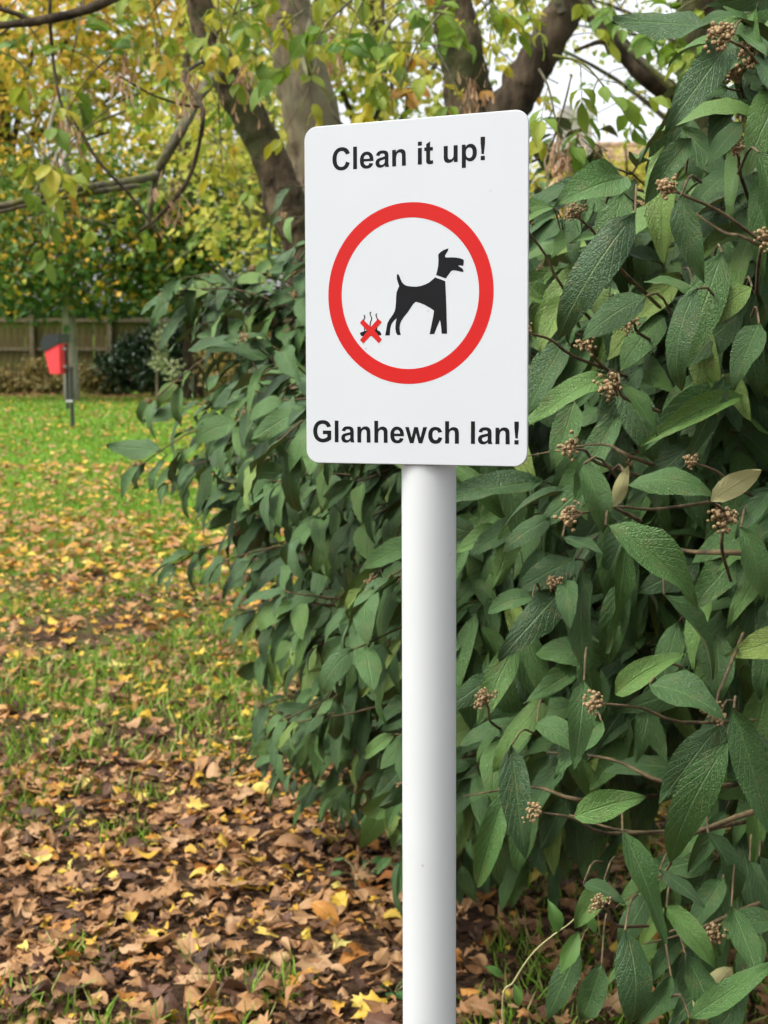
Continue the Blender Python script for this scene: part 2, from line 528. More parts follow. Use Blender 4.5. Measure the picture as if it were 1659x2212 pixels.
M_VINESTEM = rough_mat('climber_stem', (0.26, 0.25, 0.1), (0.4, 0.38, 0.18), 60.0, 0.7, 0.1)
M_FENCE = rough_mat('weathered_fence_board', (0.055, 0.042, 0.02), (0.13, 0.10, 0.042), 5.0, 0.9, 0.3, (4, 4, 0.5), 0.01, 6.0, 0.2, (0.17, 0.19, 0.04), 1.3)
M_FENCEPOST = rough_mat('weathered_fence_post', (0.09, 0.07, 0.04), (0.2, 0.16, 0.10), 6.0, 0.9, 0.3, (4, 4, 0.5), 0.01)
M_BINRED = paint_mat('red_bin_plastic', (0.85, 0.045, 0.06), 0.38, 0.5, 0.05, 6.0)
M_BINBLACK = paint_mat('black_bin_plastic', (0.018, 0.02, 0.022), 0.33, 0.5, 0.2, 6.0)
M_STEEL = paint_mat('bracket_steel', (0.5, 0.5, 0.5), 0.35, 0.6, 0.05)
M_STONE = rough_mat('pale_stone', (0.36, 0.33, 0.28), (0.5, 0.47, 0.41), 3.0, 0.9, 0.4)
M_POT = rough_mat('chimney_pot_clay', (0.28, 0.27, 0.27), (0.38, 0.36, 0.36), 5.0, 0.9, 0.2)
M_TILE = rough_mat('roof_tile_clay', (0.24, 0.15, 0.09), (0.42, 0.29, 0.18), 2.5, 0.9, 0.3)
M_GLASS = paint_mat('window_glass', (0.06, 0.07, 0.08), 0.05, 0.8, 0.05)
M_FRAME = paint_mat('window_frame_paint', (0.75, 0.75, 0.73), 0.4)


def ground_mat():
    m, nt, out = new_mat('lawn_and_soil')
    tc = nd(nt, 'ShaderNodeTexCoord')
    sep = nd(nt, 'ShaderNodeSeparateXYZ', {0: tc.outputs['Object']})
    n1 = nd(nt, 'ShaderNodeTexNoise', {'Vector': tc.outputs['Object'], 'Scale': 1.4, 'Detail': 6.0})
    n2 = nd(nt, 'ShaderNodeTexNoise', {'Vector': tc.outputs['Object'], 'Scale': 45.0, 'Detail': 6.0})
    soil = ramp(nt, n2.outputs['Fac'], [(0.3, (0.02, 0.012, 0.007)), (0.55, (0.06, 0.034, 0.017)), (0.75, (0.14, 0.08, 0.04))])
    lawn = ramp(nt, n2.outputs['Fac'], [(0.3, (0.09, 0.20, 0.014)), (0.7, (0.15, 0.31, 0.025))])
    g = math_(nt, 'DIVIDE', math_(nt, 'SUBTRACT', sep.outputs[1], 6.0), 8.0)
    g = math_(nt, 'ADD', g, math_(nt, 'MULTIPLY', math_(nt, 'SUBTRACT', n1.outputs['Fac'], 0.5), 2.2), True)
    col = mixc(nt, g, soil, lawn)
    bm = nd(nt, 'ShaderNodeBump', {'Height': n2.outputs['Fac'], 'Strength': 0.6, 'Distance': 0.03})
    b = nd(nt, 'ShaderNodeBsdfPrincipled', {'Base Color': col, 'Roughness': 0.95, 'Specular IOR Level': 0.15, 'Normal': bm.outputs[0]})
    nt.links.new(b.outputs[0], out.inputs['Surface'])
    return m


# ------------------------------------------------------------------ the ground
def ground_z(x, y):
    return 0.012 * np.sin(x * 1.7 + y * 0.6) + 0.010 * np.sin(y * 2.3 - x * 0.9)


def build_ground():
    near = np.arange(-9, 9.01, 0.25)
    yy = np.arange(0.5, 40.01, 0.25)
    X, Y = np.meshgrid(near, yy)
    fade = np.clip(np.minimum(np.minimum(9 - np.abs(X), Y - 0.5), 40 - Y) / 1.0, 0, 1)
    Z = ground_z(X, Y) * fade
    v = np.stack([X, Y, Z], -1).reshape(-1, 3)
    nx, ny = len(near), len(yy)
    a = (np.arange(ny - 1)[:, None] * nx + np.arange(nx - 1)[None]).ravel()
    f = np.stack([a, a + 1, a + nx + 1, a + nx], 1)
    B = 900.0
    o = len(v)
    ring = np.array([[-B, -B, 0], [B, -B, 0], [B, B, 0], [-B, B, 0], [-9, 0.5, 0], [9, 0.5, 0], [9, 40, 0], [-9, 40, 0]], float)
    f2 = np.array([[0, 1, 5, 4], [1, 2, 6, 5], [2, 3, 7, 6], [3, 0, 4, 7]]) + o
    me = mesh_np('ground', np.vstack([v, ring]), [np.vstack([f, f2])], ground_mat())
    tag(link('ground', me), kind='structure')


build_ground()

# ------------------------------------------------------------------ the sign
SIGN_P = np.array([0.02498398, 1.34275382, 1.48456685])
SIGN_R = np.array([[0.90738464, 0.42028858, -0.00325963], [-0.4198902, 0.90681294, 0.03718226], [0.01858316, -0.03236993, 0.99930318]])
PW, PH = 0.210, 0.297

GLYPH = {
    'l': (278, ['M71,0 L71,716 L208,716 L208,0']),
    'i': (278, ['M71,0 L71,519 L208,519 L208,0', 'M71,589 L71,716 L208,716 L208,589']),
    'n': (611, ['M66,0 L66,519 L194,519 L194,443 C239,502 296,531 365,531 C395,531 422,526 447,515 C472,504 491,490 504,473 C517,456 525,437 530,416 C535,395 538,364 538,324 L544,0 L406,0 L406,265 C406,321 403,357 398,374 C392,390 382,403 369,412 C356,421 341,426 323,426 C300,426 279,419 261,407 C243,394 230,377 223,357 C217,336 203,298 203,235 L203,0']),
    'h': (611, ['M209,716 L209,453 C255,504 308,530 370,530 C402,530 430,524 456,512 C481,501 500,486 513,467 C526,448 535,427 539,405 C544,382 547,347 547,299 L547,0 L409,0 L409,269 C409,325 407,360 401,375 C396,390 387,402 373,411 C360,420 343,424 323,424 C299,424 279,418 261,407 C243,396 230,379 222,356 C213,334 209,300 209,256 L209,0 L72,0 L72,716']),
    'u': (611, ['M412,0 L412,78 C393,50 368,28 337,12 C306,-4 273,-12 238,-12 C203,-12 171,-4 143,11 C115,27 94,49 84,77 C73,104 67,143 67,191 L67,519 L204,519 L204,281 C204,208 207,163 212,146 C217,130 226,117 240,107 C253,97 270,93 290,93 C314,93 335,99 353,112 C372,125 385,141 392,160 C399,179 402,226 402,300 L402,519 L540,519 L540,0']),
    'e': (556, ['M372,165 L509,142 C491,92 463,54 425,27 C387,1 339,-12 282,-12 C191,-12 124,18 80,77 C46,125 34,185 34,258 C34,344 57,411 101,460 C146,508 203,531 272,531 C349,531 410,505 455,454 C500,403 521,325 519,219 L175,219 C176,178 187,147 208,124 C230,101 256,90 288,90 C310,90 328,96 342,107 C357,119 368,139 372,165', 'H380,304 C379,344 369,374 349,395 C329,416 305,426 277,426 C247,426 222,415 202,393 C183,371 173,342 173,304']),
    'a': (556, ['M174,360 L50,383 C64,433 88,470 122,494 C156,518 206,530 273,530 C334,530 379,523 409,508 C439,494 460,476 472,453 C484,431 490,390 490,331 L489,171 C489,126 491,93 495,71 C500,50 508,26 519,0 L383,0 C380,9 375,22 370,40 C368,48 366,53 365,56 C342,33 317,16 290,5 C264,-6 235,-12 205,-12 C151,-12 109,2 78,32 C47,61 32,98 32,143 C32,173 39,199 53,222 C67,246 87,263 113,276 C138,288 175,299 224,308 C289,320 335,332 360,342 L360,356 C360,383 354,402 340,414 C327,425 302,431 265,431 C240,431 221,426 207,416 C193,406 182,388 174,360', 'H360,249 C342,243 313,236 273,227 C234,219 208,210 196,202 C177,189 168,172 168,151 C168,131 175,114 190,99 C206,84 225,77 248,77 C274,77 299,85 323,103 C340,116 352,132 357,150 C361,162 360,186 360,221']),
    'c': (556, ['M524,366 L388,341 C384,368 373,389 358,402 C342,416 321,423 296,423 C263,423 236,411 216,388 C197,365 187,327 187,273 C187,213 197,171 217,146 C237,122 264,109 298,109 C323,109 344,117 360,131 C376,145 388,170 394,206 L529,183 C515,121 488,73 448,39 C409,5 357,-12 289,-12 C213,-12 153,12 107,60 C62,108 40,174 40,259 C40,345 62,412 108,459 C153,507 214,531 292,531 C355,531 406,517 443,490 C481,463 508,421 524,366']),
    'C': (722, ['M531,263 L671,219 C650,141 614,83 564,45 C514,7 451,-12 374,-12 C278,-12 200,20 138,85 C77,151 46,240 46,353 C46,473 77,566 139,632 C200,698 282,731 383,731 C471,731 543,705 598,653 C631,622 656,577 672,519 L529,485 C520,523 502,552 475,574 C448,596 415,607 376,607 C322,607 279,588 245,549 C212,511 195,448 195,361 C195,269 212,203 245,164 C278,125 321,105 374,105 C413,105 446,117 474,142 C502,167 521,207 531,263']),
    'G': (778, ['M405,263 L405,384 L716,384 L716,99 C686,70 642,44 585,21 C527,-1 469,-12 410,-12 C335,-12 270,4 214,35 C159,66 117,111 89,169 C61,227 47,291 47,359 C47,434 62,500 94,558 C125,616 171,660 231,691 C277,715 334,727 403,727 C491,727 561,708 611,671 C661,633 693,582 707,516 L564,489 C554,524 535,552 507,573 C479,593 444,603 403,603 C340,603 290,583 253,543 C216,504 197,445 197,367 C197,283 216,219 253,177 C291,135 340,114 401,114 C431,114 461,120 491,132 C521,144 547,158 569,175 L569,263']),
    'p': (611, ['M68,519 L196,519 L196,443 C213,469 235,490 264,506 C292,522 323,531 357,531 C417,531 468,507 510,460 C552,413 573,347 573,264 C573,177 552,110 509,62 C467,13 416,-11 356,-11 C328,-11 302,-5 279,6 C256,18 231,37 205,65 L205,-197 L68,-197', 'H203,268 C203,210 215,167 238,139 C261,111 289,97 322,97 C354,97 380,110 401,135 C422,161 433,202 433,260 C433,314 422,355 400,381 C378,407 351,421 319,421 C286,421 258,408 236,382 C214,356 203,318 203,268']),
    't': (333, ['M309,519 L309,409 L215,409 L215,200 C215,157 216,133 218,126 C219,119 223,113 230,109 C236,104 244,102 253,102 C266,102 285,106 310,115 L322,9 C289,-5 252,-12 210,-12 C184,-12 161,-8 141,1 C120,9 105,20 96,34 C86,47 79,66 78,89 C78,105 78,139 78,189 L78,409 L15,409 L15,519 L78,519 L78,622 L215,702 L215,519']),
    'w': (778, ['M169,0 L5,519 L138,519 L235,179 L325,519 L457,519 L544,179 L643,519 L779,519 L612,0 L481,0 L391,335 L303,0']),
    '!': (333, ['M123,186 L86,530 L86,716 L234,716 L234,530 L197,186', 'M92,0 L92,134 L228,134 L228,0']),
}


def path_pts(s):
    pts = []
    for tok in s.replace('H', 'M').split(' '):
        c = tok[0]
        if c in 'MLC':
            mode = c
            tok = tok[1:]
        p = tuple(float(q) for q in tok.split(','))
        if mode == 'C':
            buf = buf + [p] if buf else [p]
            if len(buf) == 3:
                a = np.array(pts[-1])
                b, c_, d = map(np.array, buf)
                for t in (0.2, 0.4, 0.6, 0.8, 1.0):
                    pts.append(tuple((1 - t) ** 3 * a + 3 * (1 - t) ** 2 * t * b + 3 * (1 - t) * t * t * c_ + t ** 3 * d))
                buf = []
        else:
            pts.append(p)
            buf = []
    if len(pts) > 1 and np.linalg.norm(np.subtract(pts[0], pts[-1])) < 1e-6:
        pts.pop()
    return pts


def sheet_mesh(name, loops_sets, y, mat, thick=0.00012):
    """Flat pieces (outline + holes, in metres on the plate) as one thin raised film."""
    g = Geo()
    for loops in loops_sets:
        pl = [[Vector((a, b, 0)) for a, b in lp] for lp in loops]
        tris = tessellate_polygon(pl)
        flat = np.array([[a, y, b] for lp in loops for a, b in lp])
        fixed = []
        for t in tris:
            a, b, c = flat[t[0]], flat[t[1]], flat[t[2]]
            n = np.cross(b - a, c - a)
            fixed.append(t if n[1] < 0 else (t[0], t[2], t[1]))
        g.add(flat, (), fixed)
        back = flat + np.array([0, thick, 0])
        k = 0
        for lp in loops:
            m = len(lp)
            i = np.arange(m)
            j = (i + 1) % m
            vv = np.vstack([flat[k:k + m], back[k:k + m]])
            g.add(vv, np.stack([i, j, j + m, i + m], 1))
            k += m
    me = g.mesh(name, mat, smooth=False)
    return me


def text_mesh(name, text, x0, y0, unit, y, mat):
    sets, x = [], x0
    for ch in text:
        if ch == ' ':
            x += 278 * unit
            continue
        adv, paths = GLYPH[ch]
        cur = None
        for p in paths:
            pts = [(x + a * unit, y0 + b * unit) for a, b in path_pts(p)]
            if p[0] == 'H':
                sets[-1].append(pts)
            else:
                sets.append([pts])
        x += adv * unit
    return sheet_mesh(name, sets, y, mat)


def mm(pts):
    return [(a / 1000.0, b / 1000.0) for a, b in pts]


DOG_BODY = [(-14.16, 16.84), (-13.13, 15.75), (-11.9, 12.91), (-10.39, 9.75), (-8.34, 7.64), (-5.6, 6.37), (-1.49, 5.68), (3.29, 5.41), (7.37, 5.84), (11.44, 6.95), (14.83, 8.32), (18.21, 10.67), (20.91, 12.8), (30.31, 9.17), (30.85, -2.02), (31.38, -14.33), (31.99, -35.53), (26.95, -35.43), (26.41, -29.62), (25.74, -25.28), (25.2, -23.92), (24.66, -25.26), (22.57, -29.54), (20.07, -35.55), (15.67, -35.6), (17.5, -27.58), (19.2, -19.58), (19.74, -15.58), (16.16, -13.14), (10.74, -10.28), (6.33, -8.49), (2.72, -7.59), (0.53, -9.2), (-1.87, -12.25), (-4.96, -16.52), (-8.4, -20.18), (-10.82, -23.24), (-12.21, -26.34), (-12.7, -29.45), (-12.43, -32.58), (-11.47, -35.72), (-14.99, -35.78), (-16.16, -33.45), (-16.71, -29.99), (-16.42, -25.62), (-15.44, -21.14), (-18.42, -23.7), (-20.5, -26.47), (-21.55, -29.9), (-22.13, -36.03), (-26.44, -35.95), (-25.38, -30.45), (-24.32, -25.45), (-22.57, -22.36), (-19.44, -18.67), (-17.35, -15.29), (-16.51, -11.87), (-16.09, -6.89), (-15.87, -2.53), (-15.44, 1.2), (-14.19, 3.96), (-13.01, 6.42), (-14.38, 9.88), (-15.2, 13.02), (-15.19, 15.51), (-14.85, 16.62)]
DOG_HEAD = [(21.79, 14.74), (22.93, 18.51), (23.74, 22.78), (24.01, 27.06), (23.75, 31.98), (25.63, 33.87), (28.98, 35.75), (33.32, 36.92), (32.66, 34.68), (30.99, 32.31), (29.98, 30.82), (30.12, 29.77), (31.65, 29.22), (36.33, 29.16), (40.98, 28.73), (44.97, 27.79), (47.29, 26.66), (47.35, 24.35), (46.83, 21.44), (44.31, 22.02), (41.98, 21.98), (44.31, 20.44), (46.3, 19.02), (47.16, 17.34), (46.83, 16.32), (44.31, 16.77), (41.65, 17.54), (37.66, 18.17), (35.66, 17.45), (33.66, 15.07), (30.78, 11.49)]
CROSS = [(-48.09, -21.46), (-40.39, -28.31), (-33.22, -21.29), (-29.74, -24.26), (-36.75, -31.28), (-29.66, -39.39), (-32.74, -42.44), (-40.28, -35.5), (-47.77, -42.58), (-50.92, -39.61), (-43.63, -31.78), (-50.93, -24.51)]
FOUL = [(-51.12, -34.04), (-50.26, -32.92), (-48.28, -32.2), (-46.31, -31.73), (-44.05, -31.14), (-41.8, -30.55), (-38.99, -30.36), (-36.19, -30.66), (-34.79, -30.19), (-34.23, -30.95), (-31.72, -32.26), (-30.06, -34.55), (-30.62, -35.8), (-32.29, -35.9), (-34.53, -35.73), (-40.42, -36.26), (-44.64, -35.68), (-48.02, -36.25), (-49.43, -36.09)]
FUMES = [[(-47.09, -17.7), (-46.25, -18.85), (-46.25, -20.11), (-47.11, -21.86), (-46.6, -25), (-46.3, -32)],
         [(-40.19, -15.34), (-41.04, -16.71), (-40.07, -19.25), (-39.51, -21.28), (-40.51, -23.77), (-40.99, -26.03), (-40.89, -29.55)],
         [(-34.45, -16.74), (-35.35, -17.97), (-34.75, -19.62), (-33.92, -22.16), (-34.3, -26.0), (-34.8, -31)]]


def stroke(pts, w):
    P = spline(np.column_stack([np.asarray(pts), np.zeros(len(pts))]), 22)[:, :2]
    T = norm(np.gradient(P, axis=0))
    N = np.stack([-T[:, 1], T[:, 0]], 1)
    return [tuple(q) for q in P + N * w / 2] + [tuple(q) for q in (P - N * w / 2)[::-1]]


def build_sign():
    root = link('sign_post', None)
    tag(root, 'white dog-fouling sign with red ring and black dog on a white round post', 'sign')
    M4 = Matrix(np.block([[SIGN_R, SIGN_P[:, None]], [np.zeros((1, 3)), np.ones((1, 1))]]).tolist())
    # where the post axis meets the ground
    ax = SIGN_R[:, 2]
    off = np.array([0.0035, 0.0265, 0])
    p0 = SIGN_P + SIGN_R @ off
    t = p0[2] / ax[2]
    base = p0 - ax * t
    root.location = base.tolist()
    bpy.context.view_layer.update()

    def put(name, me, par):
        o = link(name, me, par)
        o.matrix_parent_inverse = Matrix.Identity(4)
        o.matrix_local = Matrix.Translation(-Vector(base.tolist())) @ M4 if par is root else Matrix.Identity(4)
        return o
    # plate: rounded rectangle with a small bevel, 2.5 mm thick
    def rrect(w, h, r, n=8):
        out = []
        for cx, cy, a0 in ((w / 2 - r, h / 2 - r, 0), (-w / 2 + r, h / 2 - r, 90), (-w / 2 + r, -h / 2 + r, 180), (w / 2 - r, -h / 2 + r, 270)):
            for k in range(n + 1):
                a = math.radians(a0 + 90 * k / n)
                out.append((cx + r * math.cos(a), cy + r * math.sin(a)))
        return out
    g = Geo()
    rings = [(PW - 0.0012, PH - 0.0012, 0.0114, 0.0), (PW - 0.0003, PH - 0.0003, 0.0119, 0.0003), (PW, PH, 0.012, 0.0009), (PW, PH, 0.012, 0.0022), (PW - 0.001, PH - 0.001, 0.0115, 0.0027)]
    m = None
    vv = []
    for w, h, r, y in rings:
        pts = rrect(w, h, r)
        m = len(pts)
        vv += [(a, y, b) for a, b in pts]
    i = np.arange(m)
    j = (i + 1) % m
    f = np.vstack([np.stack([i + k * m, i + (k + 1) * m, j + (k + 1) * m, j + k * m], 1) for k in range(len(rings) - 1)])
    vv += [(0, 0, 0), (0, 0.0027, 0)]
    c0, c1 = len(vv) - 2, len(vv) - 1
    b = (len(rings) - 1) * m
    tri = np.vstack([np.stack([j, np.full(m, c0), i], 1)[:, [0, 2, 1]], np.stack([i + b, np.full(m, c1), j + b], 1)])
    g.add(np.array(vv), f, tri)
    plate = put('sign_plate', g.mesh('sign_plate', M_SIGN, smooth=False), root)
    # face pieces
    th = np.linspace(0, 2 * math.pi, 129)[:-1]
    cx, cz = -0.0037, -0.0003
    ring = [[(cx + 0.0782 * math.cos(a), cz + 0.0780 * math.sin(a)) for a in th], [(cx + 0.0650 * math.cos(a), cz + 0.0650 * math.sin(a)) for a in th]]
    put('red_ring', sheet_mesh('red_ring', [ring], -0.00012, M_RED), plate)
    put('dog_body', sheet_mesh('dog_body', [[mm(DOG_BODY)]], -0.00012, M_BLACK), plate)
    put('dog_head', sheet_mesh('dog_head', [[mm(DOG_HEAD)]], -0.00012, M_BLACK), plate)
    put('dropping', sheet_mesh('dropping', [[mm(FOUL)]], -0.00012, M_BLACK), plate)
    for fu in FUMES:
        put('fume_line', sheet_mesh('fume_line', [[mm(stroke(fu, 0.95))]], -0.00018, M_BLACK), plate)
    put('red_cross', sheet_mesh('red_cross', [[mm(CROSS)]], -0.00026, M_RED), plate)
    u = 0.0197 / 716
    tag(put('lettering', text_mesh('lettering', 'Clean it up!', -0.0770 - 46 * u, 0.1090, u * 0.984, -0.00012, M_BLACK), plate), 'black lettering reading Clean it up!')
    u = 0.0194 / 716
    tag(put('lettering', text_mesh('lettering', 'Glanhewch lan!', -0.0979 - 47 * u, -0.1297, u * 0.995, -0.00012, M_BLACK), plate), 'black lettering reading Glanhewch lan!')
    # post: tube with a domed cap below the plate's top edge, plus two clips behind the plate
    top = 0.118
    g = Geo()
    zz = np.concatenate([[-(t) - 0.25], np.linspace(-t + 0.05, top, 12)])
    sides = 48
    a = np.arange(sides) * 2 * math.pi / sides
    R0 = 0.0242
    vv = np.array([[off[0] + R0 * math.cos(q), off[1] + R0 * math.sin(q), z] for z in zz for q in a])
    k = np.arange(len(zz) - 1)[:, None] * sides
    i = np.arange(sides)[None]
    j = (i + 1) % sides
    g.add(vv, np.stack([k + i, k + j, k + sides + j, k + sides + i], -1).reshape(-1, 4))
    post = put('post', g.mesh('post', M_POST), root)
    g = Geo()
    vv, prof = [], [(R0 + 0.0015, -0.012), (R0 + 0.0015, 0.001), (R0 * 0.8, 0.006), (R0 * 0.4, 0.0085)]
    for r, z in prof:
        vv += [[off[0] + r * math.cos(q), off[1] + r * math.sin(q), top + z] for q in a]
    k = np.arange(3)[:, None] * sides
    ff = np.stack([k + i, k + j, k + sides + j, k + sides + i], -1).reshape(-1, 4)
    vv.append([off[0], off[1], top + 0.009])
    ft = np.stack([3 * sides + np.arange(sides), 3 * sides + (np.arange(sides) + 1) % sides, np.full(sides, 4 * sides)], 1)
    g.add(np.array(vv), ff, ft)
    put('post_cap', g.mesh('post_cap', M_BINBLACK), root)
    for z in (0.07, -0.085):
        g = Geo()
        g.box((off[0], off[1] + 0.004, z), (0.058, 0.048, 0.018))
        g.box((off[0], 0.0048, z), (0.085, 0.003, 0.022))
        put('clip', g.mesh('clip', M_ALU, smooth=False), root)
    return base


POST_BASE = build_sign()


# ------------------------------------------------------------------ visibility test used to pick the pieces that show
class Occluder:
    def __init__(s):
        s.v, s.f = [], []

    def quad(s, a, b, c, d):
        n = len(s.v)
        s.v += [tuple(a), tuple(b), tuple(c), tuple(d)]
        s.f.append((n, n + 1, n + 2, n + 3))


def plate_quads():
    oc = []
    cs = [SIGN_P + SIGN_R @ np.array([sx * PW / 2, 0, sz * PH / 2]) for sx, sz in ((-1, -1), (1, -1), (1, 1), (-1, 1))]
    oc.append(cs)
    x0, x1 = at(869, 1500, 1.33)[0], at(988, 1500, 1.33)[0]
    oc.append([np.array([x0, 1.33, 0]), np.array([x1, 1.33, 0]), np.array([x1, 1.33, 1.4]), np.array([x0, 1.33, 1.4])])
    return oc


def visible_rank(base, d, n_, L, W, extra_quads=(), dmax=None):
    """Projected area in pixels of each leaf times the share of 5 probe points the camera sees."""
    X = np.cross(norm(d), norm(n_))
    Dn = norm(d)
    b = base
    tip = base + Dn * L[:, None]
    l = base + Dn * L[:, None] * 0.45 - X * W[:, None] * 0.42
    r = base + Dn * L[:, None] * 0.45 + X * W[:, None] * 0.42
    px = [to_px(q) for q in (b, l, tip, r)]
    area = np.zeros(len(b))
    for i in range(4):
        j = (i + 1) % 4
        area += px[i][0] * px[j][1] - px[j][0] * px[i][1]
    area = np.abs(area) / 2
    c = base + Dn * L[:, None] * 0.5
    cxp, cyp, cz = to_px(c)
    infr = (cxp > -10) & (cxp < 1669) & (cyp > -10) & (cyp < 2222) & (cz > 0.2)
    quads = np.stack([b, l, tip, r], 1)
    V = quads.reshape(-1, 3)
    F = np.arange(len(V)).reshape(-1, 4)
    Vl = [tuple(x) for x in V]
    Fl = [tuple(x) for x in F]
    for q in extra_quads:
        n = len(Vl)
        Vl += [tuple(x) for x in q]
        Fl.append((n, n + 1, n + 2, n + 3))
    bvh = BVHTree.FromPolygons(Vl, Fl)
    o = Vector((0, 0, CAM_H))
    seen = np.zeros(len(b))
    for k in np.where(infr)[0]:
        s = 0
        for w in (0.25, 0.5, 0.75):
            q = Vector((base[k] + Dn[k] * L[k] * w).tolist())
            dd = q - o
            hit = bvh.ray_cast(o, dd.normalized(), dd.length + 0.01)
            if hit[0] is None or hit[2] == k or (hit[0] - o).length > dd.length - 0.003:
                s += 1
        seen[k] = s / 3
    return area * seen * infr


# ------------------------------------------------------------------ the wrinkled-leaf shrub
BC = np.array([1.62, 3.95])


def shrub_R(z, th):
    """Outline radius of the shrub at height z and plan angle th (degrees, 180 = towards the lawn)."""
    s = np.interp(th, [150, 180, 205, 228, 238, 246, 300], [-0.08, -0.06, 0.0, 0.06, 0.25, 0.5, 0.5])
    zz = np.where(z > 0.9, 0.9 + (z - 0.9) * 0.75 / (0.75 + s), z)
    return np.interp(th, [205, 232, 300], [0.0, 0.12, 0.12]) + np.interp(zz, [0.1, 0.27, 0.58, 0.9, 1.13, 1.35, 1.5, 1.6, 1.66, 1.72], [1.52, 1.70, 1.84, 1.96, 2.05, 2.04, 1.93, 1.65, 1.2, 0.5])


def vib_prof(v):
    return np.sin(np.pi * np.clip(v, 0, 1) ** 0.80) ** 0.75 * (1 - 0.12 * v)


VIB_T = []
for k in range(18):
    g_ = np.random.default_rng(100 + k)
    VIB_T.append(leaf_grid(8, 4, vib_prof, 0.34 + 0.12 * g_.random(), bend=g_.uniform(0.1, 1.7), fold=g_.uniform(-0.15, 0.6), wave=g_.uniform(0.03, 0.11), twist=g_.uniform(-0.8, 0.8), seed=k))


